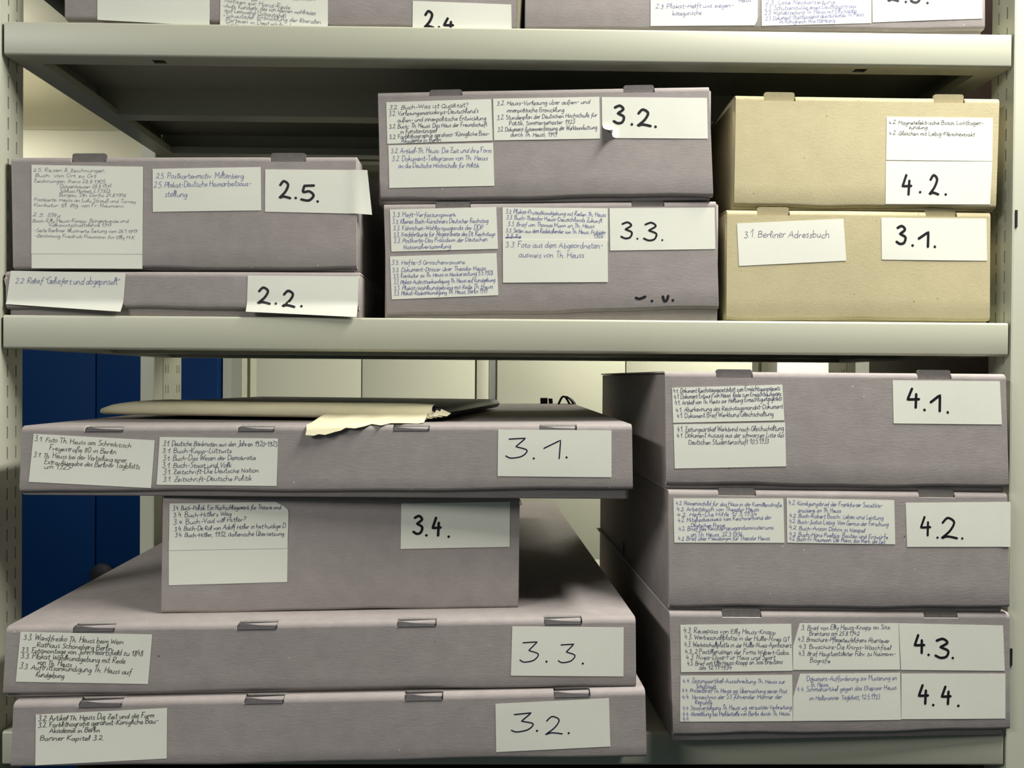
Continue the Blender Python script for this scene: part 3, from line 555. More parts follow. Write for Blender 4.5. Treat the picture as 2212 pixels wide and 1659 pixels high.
def archive_box(key, b, seed):
    rnd = random.Random(seed)
    (TL, TR, BR, BL), (yl, yr), D = b['c'], b['y'], b['d']; o = b['opt']
    cor = [Vector((p[0], yr if i in (1, 2) else yl, p[1])) for i, p in enumerate((TL, TR, BR, BL))]
    W = (cor[1] - cor[0]).length; H = ((cor[0] - cor[3]).length + (cor[1] - cor[2]).length) / 2
    ex = cor[1] - cor[0]; ex.z = 0; ex.normalize(); d = Vector((-ex.y, ex.x, 0)); up = Vector((0, 0, 1))
    ph = [rnd.uniform(0, 6.28) for _ in range(4)]; A = 0.55
    def wob(s, t):
        s = min(max(s, 0), 1); t = min(max(t, 0), 1)
        return A * math.sin(5.5 * s + ph[0]) * math.sin(2.4 * t + ph[1]) + 0.25 * math.sin(11 * s + ph[2]) * t
    def face(s, t, out=0.0):                       # point of the front flap, mm; out = towards the viewer
        p = (cor[3] * (1 - s) + cor[2] * s) * (1 - t) + (cor[0] * (1 - s) + cor[1] * s) * t
        return p - d * (out + wob(s, t))
    zl, zr = o['base']
    org = Vector(((cor[2].x + cor[3].x) / 2, (yl + yr) / 2, (zl + zr) / 2)) + d * D / 2
    kr = o.get('mat') == 'b'
    e = thing('archive_box', INFO[key], 'box', org * MM)
    mb, mi = (M['kraft'], M['kraft_in']) if kr else (M['board'], M['board_in_shade'])
    # lid: bottom fold, front flap, rounded top edge, top panel; slots left open for the locking tabs
    r = 3.5
    path = [(8, 0.3), (5.5, 0)] + [(r - r * math.sin(math.radians(a)), r - r * math.cos(math.radians(a))) for a in (0, 30, 60, 90)]
    path += [(0, H * k) for k in (0.2, 0.4, 0.6, 0.8)] + [(0, H - 8), (0, H - 5.6)]
    na = len(path)
    path += [(4.8 - 4.8 * math.cos(math.radians(a)), H - 4.8 + 4.8 * math.sin(math.radians(a))) for a in (0, 30, 60, 90)]
    path += [(10.5 if b['tabs'] and b['tabs'][0][2] < 0 else 6.0, H), (13, H)] + [(D * k, H) for k in (0.1, 0.25, 0.5, 0.75, 0.97, 1.0)]
    cuts = sorted(set([k / 16 for k in range(17)] + [v for t0, t1, _ in b['tabs'] for v in (t0, t1)] + [0.002, 0.998]))
    cuts = [c for i, c in enumerate(cuts) if i == 0 or c - cuts[i - 1] > 1e-4]
    ph2 = [rnd.uniform(0, 6.28) for _ in range(3)]
    def lidpt(i, j):
        s = cuts[i]; y, z = path[j]; t = z / H
        p = face(s, t) if y < 30 else face(s, 1)
        if j < 6: p = p + up * (0.7 * math.sin(9 * s + ph2[0]) + 0.4 * math.sin(23 * s + ph2[1]))
        if y > 20:
            k = y / D
            p = p + up * (-1.6 * math.sin(math.pi * min(k, 1)) * math.sin(math.pi * s))
        return (p + d * y) * MM
    def skip(i, j):
        sm = (cuts[i] + cuts[i + 1]) / 2
        for t0, t1, h in b['tabs']:
            if t0 < sm < t1 and na - 1 <= j < na + 4: return True
        return False
    bm = bmesh.new(); sheet(bm, lidpt, len(cuts), len(path), skip)
    bmesh.ops.recalc_face_normals(bm, faces=bm.faces)
    # orient outwards: front faces must look at -d
    f = max(bm.faces, key=lambda q: q.calc_area())
    bm.normal_update()
    ff = [q for q in bm.faces if abs(q.normal.dot(d)) > 0.9 and q.calc_area() > 1e-4]
    if ff and sum(q.normal.dot(d) for q in ff) > 0: bmesh.ops.reverse_faces(bm, faces=bm.faces)
    lid = finish(bm, 'lid', [mb, M['kraft_in'] if kr else M['edge']], e, thick=1.7 * MM, smooth=32)
    lid.modifiers['thickness'].material_offset_rim = 1
    # tray: rounded vertical corners, rests on whatever carries the box
    ml, mr = o.get('m', (0.6, 0.6)); rr = 4.0
    y0 = 4.2
    plan = []
    for cx, cy, a0 in ((-ml + rr, y0 + rr, 180), (W + mr - rr, y0 + rr, 270), (W + mr - rr, D - rr, 0), (-ml + rr, D - rr, 90)):
        plan += arc(cx, cy, rr, a0, a0 + 90, 5)
    bm = bmesh.new(); rings = []
    for lev in range(4):
        ring = []
        for u, y in plan:
            s = u / W
            zb = zl + (zr - zl) * s; zt = face(min(max(s, 0), 1), 1).z - 2.2 - 1.6 * 0
            z = (zb, zb + 1.2, zt - 1.2, zt)[lev]; ins = (1.0, 0, 0, 1.0)[lev]
            cx, cy = W / 2, (y0 + D) / 2
            uu = u + (ins if u < cx else -ins); yy = y + (ins if y < cy else -ins)
            p = cor[3] + ex * uu; p = Vector((p.x, p.y, z)) + d * yy
            ring.append(bm.verts.new(p * MM))
        rings.append(ring)
    n = len(plan)
    for a, c in zip(rings, rings[1:]):
        for i in range(n): bm.faces.new((a[i], a[(i + 1) % n], c[(i + 1) % n], c[i]))
    bm.faces.new(rings[-1]); bm.faces.new(list(reversed(rings[0])))
    finish(bm, 'tray', mb, e, smooth=50)
    # locking tabs
    for t0, t1, h in b['tabs']:
        bm = bmesh.new(); wmm = (t1 - t0) * W
        if h > 0:
            prof = [(0.4, -6), (0.4, h - 1.6), (1.6, h - 0.3), (3.2, h), (wmm - 3.2, h), (wmm - 1.6, h - 0.3), (wmm - 0.4, h - 1.6), (wmm - 0.4, -6)]
            place = lambda u, v, y: face(t0 + u / W, 1, 0) + d * (y - 0.35 * max(v, 0)) + up * v
            ys = (2.6, 4.4)
        else:
            prof = [(0.6, -2), (0.6, 0), (0.6, 3.4), (0.7, 6.5), (2.6, 10.8), (5, 11.6), (wmm - 5, 11.6), (wmm - 2.6, 10.8), (wmm - 0.7, 6.5), (wmm - 0.6, 3.4), (wmm - 0.6, 0), (wmm - 0.6, -2)]
            place = lambda u, v, y: face(t0 + u / W, 1, 0) + d * (1.2 + v * 0.86) + up * (-5.4 + 3.6 * min(max(v, 0) / 3.4, 1) - y * 0.25)
            ys = (0.0, 1.6)
        va = [[bm.verts.new(place(u, v, y) * MM) for u, v in prof] for y in ys]
        bm.faces.new(va[0]); bm.faces.new(list(reversed(va[1]))); k = len(prof)
        for i in range(k): bm.faces.new((va[0][i], va[1][i], va[1][(i + 1) % k], va[0][(i + 1) % k]))
        bmesh.ops.recalc_face_normals(bm, faces=bm.faces)
        finish(bm, 'locking_tab', mi if (kr or h < 0) else M['board_tab'], e, smooth=40)
    # glued paper labels with their handwriting
    for L in b['labels']:
        q = L['q']; lz = L.get('z', 0.4); cut = L.get('cut'); curl = L.get('curl'); over = L.get('over')
        lw = math.hypot((q[1][0] - q[0][0]) * W, (q[1][1] - q[0][1]) * H); lh = math.hypot((q[0][0] - q[3][0]) * W, (q[0][1] - q[3][1]) * H)
        bulge = rnd.uniform(0.1, 0.35)
        def onlabel(a, c, lift, q=q, lz=lz, curl=curl, over=over, bulge=bulge):
            s = (q[3][0] * (1 - a) + q[2][0] * a) * (1 - c) + (q[0][0] * (1 - a) + q[1][0] * a) * c
            t = (q[3][1] * (1 - a) + q[2][1] * a) * (1 - c) + (q[0][1] * (1 - a) + q[1][1] * a) * c
            out = abs(lz) if lz > 0 else 0.15
            if lz > 0: out += bulge * math.sin(math.pi * min(max(a, 0), 1)) ** 2 * 0.5
            if curl == 'bl':
                k = max(0, 1 - math.hypot(a * 2.4, c) / 0.34); out += 9 * k * k; s += 0.03 * k * k; t += 0.05 * k * k
            if over == 'right' and s > 0.97: out += 0.8 * min((s - 0.97) / 0.03, 1) - max(s - 1.0, 0) * W * 0.3 + max(s - 1.0, 0) * W * 0.25 * c
            if over == 'bottom' and t < 0.16: out += (0.16 - t) * H * 0.42 + 0.5 * math.sin(a * 9) * (0.16 - t)
            return (face(s, t, out + lift)) * MM
        par = e
        if lz > 0:
            bm = bmesh.new(); NA, NC = 24, 12
            def lp(i, j):
                c = j / NC; a0, a1 = 0.0, 1.0
                if cut == 'tl' and c > 0.5: a0 = 0.064 * (c - 0.5) / 0.5
                if cut == 'tr' and c > 0.8: a1 = 1 - 0.115 * ((c - 0.8) / 0.2) ** 1.5
                if cut == 'brcurl' and c < 0.17: a1 = 1 - 0.03 * (1 - c / 0.17) ** 2
                return onlabel(a0 + (a1 - a0) * i / NA, c, 0)
            sheet(bm, lp, NA + 1, NC + 1)
            bm.normal_update()
            if sum(x.normal.dot(d) for x in bm.faces) > 0: bmesh.ops.reverse_faces(bm, faces=bm.faces)
            par = finish(bm, 'paper_label', M['paper'], e, thick=0.16 * MM, smooth=60)
        if 'lines' in L or 'num' in L:
            bm = bmesh.new(); f = lambda x, y: onlabel(x / lw, y / lh, 0.14)
            unit = L.get('xh', 3.2) * 1.42 / 8
            for tx, a0, c0, a1, c1 in L.get('lines', []):
                if tx == '~~~':
                    ribbon(bm, f, [(a0 * lw, c0 * lh), ((a0 + a1) / 2 * lw, c0 * lh + 0.3), (a1 * lw, c1 * lh)], 0.4); continue
                write_line(bm, f, tx, (a0 * lw, c0 * lh), (a1 * lw, c1 * lh), unit, L.get('w', 0.5) * 0.8 / 2, rnd)
            for ch, a0, c0, a1, c1 in L.get('num', []):
                hw = L.get('w', 3) / 2 * 0.77
                if ch == '.':
                    disc(bm, f, (a0 + a1) / 2 * lw, (c0 + c1) / 2 * lh, hw * 1.05 if hw > 1 else 1.0, 14); continue
                g = GL['u_' if ch == 'u' else ch][1]
                pts = [p for dt, st in g for p in st]
                gx0, gx1 = min(p[0] for p in pts), max(p[0] for p in pts); gy0, gy1 = min(p[1] for p in pts), max(p[1] for p in pts)
                X0, X1, Y0, Y1 = a0 * lw + hw, a1 * lw - hw, c0 * lh + hw, c1 * lh - hw
                for dt, st in g:
                    pp = smooth_pts([(X0 + (p[0] - gx0) / (gx1 - gx0) * (X1 - X0), Y0 + (p[1] - gy0) / (gy1 - gy0) * (Y1 - Y0)) for p in st], 8)
                    ribbon(bm, f, pp, hw, True)
            bmesh.ops.recalc_face_normals(bm, faces=bm.faces)
            w_ = finish(bm, 'handwriting', INK[L['ink']], par, smooth=0)
    return e, face, d, W, H
BX = {}
for i, (k, b) in enumerate(BOXES.items()): BX[k] = archive_box(k, b, 40 + i)

# dark disc painting the shade of the thumb hole, middle right box
bm = bmesh.new()
e, face, d, W, H = BX['R42']
pc = face(0, 0.0) + d * 240
ringf = []
for x in (0.0, 1.2):
    ringf.append([bm.verts.new(((pc + Vector((-1.4 - x * 0.1, 0, 0))) + d * (5 * math.cos(a * 0.5236)) + Vector((0, 0, 6 + 9 * math.sin(a * 0.5236)))) * MM) for a in range(12)])
bm.faces.new(ringf[0]); bm.faces.new(list(reversed(ringf[1])))
for i in range(12): bm.faces.new((ringf[0][i], ringf[1][i], ringf[1][(i + 1) % 12], ringf[0][(i + 1) % 12]))
bmesh.ops.recalc_face_normals(bm, faces=bm.faces)
finish(bm, 'thumb_hole_shade', M['dark'], e)

# ------------------------------------------------------------------ shelving racks
def shelf(parent, x0, x1, y0, y1, zt, name='shelf', holes=True):
    """sheet-metal shelf: lips 32 mm high with inward returns, open underneath, square holes in the front return"""
    h, rt = 32.3, 22.0
    def lip(y, sg):          # profile from the panel edge round the lip; sg = +1 front (inside is +y)
        pr = [(y + sg * 60, zt), (y + sg * 6, zt)]
        pr += [(y + sg * (2 - 2 * math.sin(math.radians(a))), zt - 2 + 2 * math.cos(math.radians(a))) for a in (0, 30, 60, 90)]
        pr += [(y, zt - h + 2)] + [(y + sg * (2 - 2 * math.cos(math.radians(a))), zt - h + 2 - 2 * math.sin(math.radians(a))) for a in (30, 60, 90)]
        pr += [(y + sg * 8, zt - h), (y + sg * 17, zt - h), (y + sg * rt, zt - h), (y + sg * rt, zt - h + 9)]
        return pr
    pf = lip(y0, 1); pb = list(reversed(lip(y1, -1)))
    prof = list(reversed(pf)) + pb[::-1][::1] if False else list(reversed(pf)) + list(reversed(pb))
    hx = [x0 + 140, x0 + 153, x1 - 153, x1 - 140]
    xs = [x0] + hx + [x1]
    bm = bmesh.new(); nfp = len(pf)
    def P(i, j): return Vector((xs[i], prof[j][0], prof[j][1])) * MM
    def skip(i, j): return holes and i in (1, 3) and j == 2
    sheet(bm, P, len(xs), len(prof), skip)
    # side lips with their returns
    for sx, x in ((1, x0), (-1, x1)):
        pr = [(x, zt), (x, zt - h), (x + sx * 24, zt - h), (x + sx * 24, zt - h + 8)]
        sheet(bm, lambda i, j: Vector((pr[j][0], (y0 + 3, y1 - 3)[i], pr[j][1])) * MM, 2, len(pr))
    # stiffening channel under the middle
    ym = (y0 + y1) / 2
    pr = [(ym - 2, zt - 0.5), (ym - 2, zt - h + 1), (ym + 20, zt - h + 1), (ym + 20, zt - 0.5)]
    sheet(bm, lambda i, j: Vector(((x0 + 2, x1 - 2)[i], pr[j][0], pr[j][1])) * MM, 2, len(pr))
    bmesh.ops.recalc_face_normals(bm, faces=bm.faces)
    return finish(bm, name, M['metal'], parent, thick=1.0 * MM, smooth=35, off=0)
def upright(parent, xin, side, y0, y1, z0, z1, cols, zs=None, fw=18.5, pitch=20.6, front_slots=True, name='upright'):
    """box-section post; the face towards the bay (at xin) carries columns of slots. side=-1: post lies to the left"""
    xo = xin + side * fw
    bm = bmesh.new(); a, b_ = zs or (z0, z1)
    n = int((b_ - a) / pitch); rows = [z0, a]
    slot = []
    for k in range(n):
        zz = a + k * pitch + 4
        slot.append(len(rows)); rows += [zz, zz + 12.2]
    rows += [z1]
    ysl = []
    for c in cols: ysl += [c - 0.95, c + 0.95]
    ys = [y0] + ysl + [y1]
    sset = set(slot)
    V = sheet(bm, lambda i, j: Vector((xin, ys[i], rows[j])) * MM, len(ys), len(rows), lambda i, j: i % 2 == 1 and j in sset)
    r = 3.0
    loop = [(xin, y0), (xo, y0), (xo, y1), (xin, y1)]
    for (xa, ya), (xb, yb) in zip(loop, loop[1:]):
        sheet(bm, lambda i, j: Vector(((xa, xb)[i], (ya, yb)[i], (z0, z1)[j])) * MM, 2, 2)
    for zc in (z0, z1): bm.faces.new([bm.verts.new(Vector((p[0], p[1], zc)) * MM) for p in loop])
    o = finish(bm, name, M['post'], parent, thick=1.4 * MM, smooth=30, off=0)
    return o
XL, XR = -503.5, 503.5
ZU, ZM, ZL, ZF = 1797.54, 1508.59, 1095.89, 700.0
rack = thing('shelving_rack', 'grey metal shelving rack with slotted uprights carrying all the archive boxes', 'shelving rack', (0, 0.165, 0))
for xin, sd in ((XL, -1), (XR, 1)):
    upright(rack, xin, sd, -1, 36, 0, 2250, (11, 25), (640, 2000))
    upright(rack, xin, sd, 353, 381, 0, 2250, (), None)
for z in (ZU, ZM, ZL, ZF): shelf(rack, -500, 500, 0, 368, z)
# dark slips painting the shade of wide slots in both front posts
for x in (-506, 506):
    for z in (1165, 1605, 1865):
        bm = bmesh.new(); bx(bm, (x - 1.1) * MM, (x + 1.1) * MM, -2.4 * MM, -1.2 * MM, z * MM, (z + 17) * MM)
        finish(bm, 'front_slot_shade', M['dark'], rack, smooth=0)
rack2 = thing('shelving_rack', 'second metal shelving rack standing back to back behind the box rack', 'shelving rack', (0, 0.6, 0))
for xin, sd in ((XL, -1), (XR, 1)):
    upright(rack2, xin, sd, 383, 449, 0, 2250, (391, 400, 432, 441), (640, 2000), pitch=30)
    upright(rack2, xin, sd, 740, 772, 0, 2250, (), None)
    upright(rack2, xin, sd, 792, 832, 0, 2250, (), None, name='rear_channel')
    boxobj('guide_strip', M['alu'], rack2, *(v * MM for v in sorted((xin + sd * 4, xin + sd * 18))), 0.773, 0.791, 0.0, 2.25, bevel=None)
for z in (ZU, ZL, ZF): shelf(rack2, -500, 500, 374, 771, z, holes=False)

# ------------------------------------------------------------------ black folder half wrapped in torn cream paper, on the large 3.1 box
zt = 1406.6
FL = Vector((-432, 88, zt)); FR = Vector((-78, 30, zt)); fx = (FR - FL).normalized(); fy = Vector((-fx.y, fx.x, 0)); FWd = (FR - FL).length + 12; FD = 345; TH = 13.5
fol = thing('portfolio_folder', 'black folder half wrapped in torn cream paper on the wide flat 3.1 box', 'folder', (FL + fx * FWd / 2 + fy * FD / 2) * MM)
def fp(u, v, z): return (FL + fx * u + fy * v + Vector((0, 0, z))) * MM
bm = bmesh.new()
ring = []
rr = TH / 2 - 0.2
prof = [(u, z) for u, z in [(6 - 6 * math.cos(math.radians(a)), TH / 2 + (TH / 2 - .2) * math.sin(math.radians(a))) for a in (-90, -45, 0, 45, 90)]]
# pillow-edged slab
NU, NV = 22, 14
us = [0, 1.5, 4, 8] + [8 + (FWd - 16) * k / 12 for k in range(1, 12)] + [FWd - 8, FWd - 4, FWd - 1.5, FWd]
vsn = [0, 1.5, 4, 8] + [8 + (FD - 16) * k / 8 for k in range(1, 8)] + [FD - 8, FD - 4, FD - 1.5, FD]
def edgeh(x, X):
    m_ = min(x, X - x); return math.sqrt(max(0, 1 - (1 - min(m_ / 8, 1)) ** 2))
def topz(u, v): return TH / 2 + (TH / 2 - 0.6) * min(edgeh(u, FWd), edgeh(v, FD)) + 1.1 * math.sin(u / FWd * 3.1) * math.sin(v / FD * 3)
T = sheet(bm, lambda i, j: fp(us[i], vsn[j], topz(us[i], vsn[j])), len(us), len(vsn))
Bt = sheet(bm, lambda i, j: fp(us[i], vsn[j], TH / 2 - (TH / 2 - 0.3) * min(edgeh(us[i], FWd), edgeh(vsn[j], FD))), len(us), len(vsn))
bmesh.ops.recalc_face_normals(bm, faces=bm.faces)
finish(bm, 'folder_cover', M['black'], fol, smooth=60)
# paper wrap round the front edge
bm = bmesh.new(); rnd = random.Random(5)
NU = 40
def wrap_pt(i, j):
    k = i / NU; u = -16 + (FWd + 3) * k
    back = 24 + 60 * max(0, 0.30 - k) / 0.30 + 5 * math.sin(9 * k)
    taper = 1 - max(0, (k - 0.9) / 0.1) ** 2 * 0.75
    taper2 = min(1, 0.5 + (k / 0.10) ** 0.6 * 0.5) if k < 0.10 else 1
    hh = (TH + 1.2) * taper2
    cr = 0.35 * math.sin(40 * k) * math.sin(17 * k + 1)
    pr = [(20, 0.25), (4, 0.25), (-1.5, 1.6), (-3.2 + cr, hh * 0.3), (-3.4 + cr, hh * 0.55), (-2.4, hh * 0.8), (0.5, hh * 0.95), (5, hh + 0.2), (back * taper * 0.5 + 5, hh + 0.6), (back * taper + 5, hh + 0.4)]
    v, z = pr[j]
    zz = z + (1.1 * math.sin(min(max(u, 0), FWd) / FWd * 3.1) * math.sin(max(v, 0) / FD * 3) if j > 6 else 0)
    return fp(u, v, zz + cr * 0.3)
sheet(bm, wrap_pt, NU + 1, 10)
bmesh.ops.recalc_face_normals(bm, faces=bm.faces)
finish(bm, 'paper_wrap', M['wrap'], fol, thick=0.35 * MM, smooth=70, off=0)
# torn tongue of the wrap hanging over the front edge of the box
e31, face31, d31, W31, H31 = BX['B31']
bm = bmesh.new()
prof = [(0, 9.0), (0.06, 9.6), (0.12, 8.2), (0.18, 8.9), (0.24, 6.2), (0.3, 5.0), (0.36, 2.4), (0.42, 3.0), (0.5, 1.2), (0.56, -0.5), (0.64, 0.2), (0.72, -6), (0.8, -5), (0.88, -14), (0.95, -12), (1.0, -20)]
xa, xb = -192.0, -84.0
cols = []
for k, drop in prof:
    x = xa + (xb - xa) * k; s = (x - (-464.3)) / W31
    top = face31(s, 1)
    pts = []
    y_end = max(-drop, 0)          # ends on the lid before the edge
    yb_ = fp((x + 432) / fx.x, -2.6, 0).y / MM
    for q in range(6):
        yy = yb_ + (top.y + y_end + 2 - yb_) * q / 5
        pts.append(Vector((x, yy, top.z + 1.0 + 6.5 * (1 - q / 5) ** 1.3 + 0.5 * math.sin(k * 20 + q))))
    if drop > 0:
        pts.append(Vector((x, top.y - 1.6, top.z - 0.2)))
        pts.append(Vector((x + 0.5, top.y - 2.6 - 0.12 * drop, top.z - drop * 0.55)))
        pts.append(Vector((x + 1.5 * math.sin(k * 31), top.y - 2.8 - 0.25 * drop, top.z - drop)))
    else:
        pts += [pts[-1] + Vector((0.05, -0.03, 0.02)), pts[-1] + Vector((0.1, -0.06, 0.04)), pts[-1] + Vector((0.15, -0.09, 0.06))]
    cols.append(pts)
sheet(bm, lambda i, j: cols[i][j] * MM, len(cols), 9)
bmesh.ops.recalc_face_normals(bm, faces=bm.faces)
finish(bm, 'torn_paper_tongue', M['wrap'], fol, thick=0.3 * MM, smooth=70, off=0)
# crumpled torn corner
bm = bmesh.new()
for k in range(5):
    u0 = FWd - 26 + k * 5; zz = 1.5 + k * 0.9
    q = [fp(u0, -6 - k % 2 * 3, zz), fp(u0 + 9, -8 + k, zz - 1.2), fp(u0 + 12, 2, zz + 4 - k * 0.6), fp(u0 + 2, 1, zz + 6)]
    bm.faces.new([bm.verts.new(p) for p in q])
finish(bm, 'torn_corner', M['wrap'], fol, thick=0.3 * MM, smooth=0)

# ------------------------------------------------------------------ black ribbon ends standing on the rear edges of the wide boxes
def strip(bm, pts, wd, side):
    sheet(bm, lambda i, j: (pts[i] + side * (wd * (j - 0.5))) * MM, len(pts), 2)
def ribbon_thing(kind, label, x, y, z):
    e = thing('ribbon_tie', label, 'ribbon', Vector((x, y, z)) * MM, None)
    bm = bmesh.new()
    o = Vector((x, y, z)); X = Vector((1, 0, 0)); Y = Vector((0, 1, 0))
    if kind == 'stub':
        strip(bm, [o + Vector((0, 0, 0.3)), o + Vector((0, -1, 5)), o + Vector((0, 0.5, 10)), o + Vector((0, 4, 10.5)), o + Vector((0, 6, 5))], 12.5, X)
        strip(bm, [o + Vector((12, 2, 0.3)), o + Vector((11.6, 1, 5)), o + Vector((11.2, 3, 9.4)), o + Vector((11.4, 6, 9))], 7, X)
    elif kind == 'loop':
        pts = [o + Vector((-11 + 24 * t, 6 * math.sin(t * 4), 0.5 + 15 * math.sin(math.pi * min(t * 1.25, 1)) * (1 - 0.25 * t))) for t in [k / 14 for k in range(15)]]
        strip(bm, pts, 9, Y)
        pts = [o + Vector((2 + 15 * t, -5 + 2 * t, 13.5 - 15 * t * t)) for t in [k / 8 for k in range(9)]]
        strip(bm, pts, 6, (Y + X * .8).normalized())
    else:
        pts = [o + Vector((-12 + 12 * t, 3 * t, 0.4 + 9 * t * t)) for t in [k / 8 for k in range(9)]]
        pts += [o + Vector((1 + 2.5 * t, 4 + 2 * t, 9.4 - 9 * t)) for t in [k / 6 for k in range(7)]]
        strip(bm, pts, 7, Y)
    bmesh.ops.recalc_face_normals(bm, faces=bm.faces)
    finish(bm, 'ribbon', M['ribbon'], e, thick=(3.2 if kind in ('loop', 'peak') else 1.2) * MM, smooth=60, off=0)
ribbon_thing('stub', 'black ribbon stub at the rear edge of the wide 3.1 lid', 66, 590, 1405.4)
ribbon_thing('loop', 'black ribbon loop near the rear right corner of the wide 3.1 lid', 136 - 36, 560, 1405.6)
ribbon_thing('peak', 'black ribbon end poking up behind the black folder', -356, 385 + 40, 1404.0)
ribbon_thing('flat', 'black ribbon end on the rear edge of the wide 3.3 lid', 26, 630, 1223.2)

# ------------------------------------------------------------------ dark mottled box on the shelf below
db = thing('lidded_box', 'dark brown mottled box on the lowest shelf, just under the bottom shelf lip', 'box', (0.0, 0.17, ZF * MM))
boxobj('box_body', M['mottle'], db, -0.43, 0.47, 0.012, 0.32, (ZF + 0.3) * MM, 1.028, bevel=0.004)
boxobj('box_lid', M['mottle'], db, -0.434, 0.474, 0.008, 0.324, 1.028, 1.056, bevel=0.004)

# ------------------------------------------------------------------ neighbours and the far side of the room
cb = thing('unlit_bay_block', 'tall dark brown cupboard standing in for unlit boxes right of the rack', 'block', (0.86, 0.32, 0))  # added block in place of the unlit dark boxes in the next bay
boxobj('block_body', M['brown'], cb, 0.568, 1.15, 0.075, 0.55, 0.05, 2.2)
boxobj('plinth', M['brown'], cb, 0.58, 1.14, 0.09, 0.54, 0.0, 0.05)
boxobj('door', M['brown'], cb, 0.571, 0.858, 0.057, 0.075, 0.06, 2.19)
boxobj('door', M['brown'], cb, 0.861, 1.147, 0.057, 0.075, 0.06, 2.19)

def cabinet(label, x0, x1, y0, y1, z1, seams, m, name='metal_cabinet', knob=None):
    e = thing(name, label, 'cabinet', ((x0 + x1) / 2, (y0 + y1) / 2, 0))
    boxobj('cabinet_body', m, e, x0, x1, y0 + 0.02, y1, 0.06, z1)
    boxobj('plinth', M['dark'], e, x0 + 0.02, x1 - 0.02, y0 + 0.04, y1, 0.0, 0.06)
    xs = [x0] + list(seams) + [x1]; doors = []
    for a, b in zip(xs, xs[1:]):
        doors.append(boxobj('door', m, e, a + 0.002, b - 0.002, y0, y0 + 0.0195, 0.075, z1 - 0.01))
    if knob:
        kx, kz, rr, di = knob
        bm = bmesh.new(); prev = None
        pr = [(0.0, rr * .55), (0.012, rr * .55), (0.014, rr), (0.026, rr * 0.96), (0.032, rr * .7), (0.034, 0.004)]
        for yy, r_ in pr:
            ring = [bm.verts.new((kx + r_ * math.cos(k * math.tau / 20), y0 - yy, kz + r_ * math.sin(k * math.tau / 20))) for k in range(20)]
            if prev:
                for k in range(20): bm.faces.new((prev[k], prev[(k + 1) % 20], ring[(k + 1) % 20], ring[k]))
            prev = ring
        bm.faces.new(prev); bmesh.ops.recalc_face_normals(bm, faces=bm.faces)
        finish(bm, 'knob', M['black'], doors[di], smooth=40)
    return e
cabinet('dark blue cabinet with a round black knob, behind the left uprights', -1.82, -0.978, 1.97, 2.4, 1.95, (-1.394,), M['blue'], knob=(-1.362, 0.770, 0.040, 1))
cabinet('pale cream cabinet seen behind the rack over the black folder', -0.975, -0.098, 2.0, 2.45, 2.0, (-0.493,), M['cream'])
cabinet('yellowish cream cabinet seen between the wide 3.1 box and the right pile', -0.024, 0.885, 2.0, 2.45, 2.0, (0.426,), M['cream'])
fs = thing('metal_post', 'slim pale metal post in the gap between the two cream cabinets', 'post', (-0.06, 2.05, 0))
boxobj('post_face', M['cream'], fs, -0.094, -0.052, 2.0, 2.1, 0, 2.3)
boxobj('post_side', M['alu'], fs, -0.050, -0.027, 2.005, 2.1, 0, 2.3)

def room(name, m, *b): struct(boxobj(name, m, None, *b, bevel=None))
XA, XB, YA, YB = -2.4, 2.4, -2.3, 2.6
room('floor', M['floor'], XA, XB, YA, YB, -0.1, 0)
room('ceiling', M['ceil'], XA, XB, YA, YB, CEIL, CEIL + 0.1)
room('wall_back', M['wall'], XA, XB, YB, YB + 0.1, 0, CEIL)
room('wall_front', M['wall_dim'], XA, XB, YA - 0.1, YA, 0, CEIL)
room('wall_left', M['wall_dim'], XA - 0.1, XA, YA, YB, 0, CEIL)
room('wall_right', M['wall_dim'], XB, XB + 0.1, YA, YB, 0, CEIL)

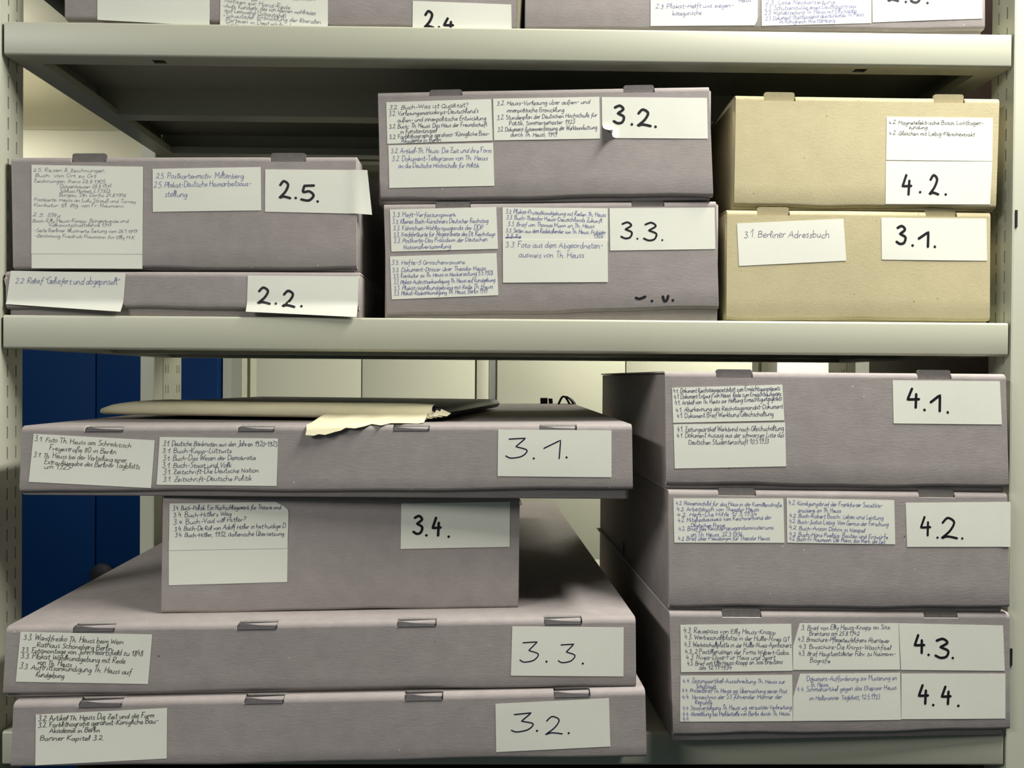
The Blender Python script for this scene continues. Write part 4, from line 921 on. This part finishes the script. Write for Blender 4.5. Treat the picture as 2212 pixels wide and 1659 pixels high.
M['upper_band'] = mat('upper_band_tone', srgb(214, 207, 180), 0.9, var=[(8, (1, 1, 1), 0.015)])
room('wall_band_1', M['upper_band'], XA, XB, YB - 0.002, YB, 2.475, CEIL)  # upper band of the back wall, darker than the wall below
ct = thing('cable_tray', 'narrow dark cable tray under the ceiling at the top left', 'cable tray', (-1.5, 1.0, CEIL))
boxobj('tray_channel', M['dark'], ct, -1.52, -1.47, -0.6, 2.57, 2.68, 2.72)
for y_ in (-0.4, 0.6, 1.6, 2.5): boxobj('hanger_rod', M['alu'], ct, -1.5, -1.492, y_, y_ + 0.008, 2.72, CEIL - 0.0005, bevel=None)
# ------------------------------------------------------------------ ceiling lamps
names = ['over the front aisle, above the right half of the rack', 'over the front aisle towards the left wall', 'over the rear aisle, before the cream cabinets', 'unseen at the rear left, added to light the wall']
lm = emit('lamp_diffuser', (1.0, 0.97, 0.9), 3.0)
for (x, y, l, wd, watt, share, colr), nm in zip(LAMPS, names):
    e = thing('hanging_lamp', 'long white fluorescent lamp hanging ' + nm, 'lamp', (x, y, CEIL))
    z = LAMP_Z
    boxobj('housing', M['ceil'], e, x - l / 2 - .02, x + l / 2 + .02, y - wd / 2 - .02, y + wd / 2 + .02, z + 0.015, z + 0.06, bevel=0.003)
    boxobj('diffuser', lm, e, x - l / 2, x + l / 2, y - wd / 2, y + wd / 2, z, z + 0.015, bevel=None)
    for k in (-0.35, 0.35):
        px, py = (x + k * l, y) if l > wd else (x, y + k * wd)
        boxobj('hanger_rod', M['alu'], e, px - .005, px + .005, py - .005, py + .005, z + 0.06, CEIL - 0.0005, bevel=None)
    for up_, en in ((0, watt), (1, watt * share)):  # upward light added to brighten the ceiling and upper wall
        ld = bpy.data.lights.new('tube_light', 'AREA'); ld.shape = 'RECTANGLE'; ld.size = l; ld.size_y = wd; ld.energy = en; ld.color = colr
        lo = bpy.data.objects.new('tube_light', ld); C.objects.link(lo); lo.parent = e
        lo.location = (0, 0, z - CEIL - 0.003 + up_ * 0.07); lo.rotation_euler = (math.pi * up_, 0, 0)
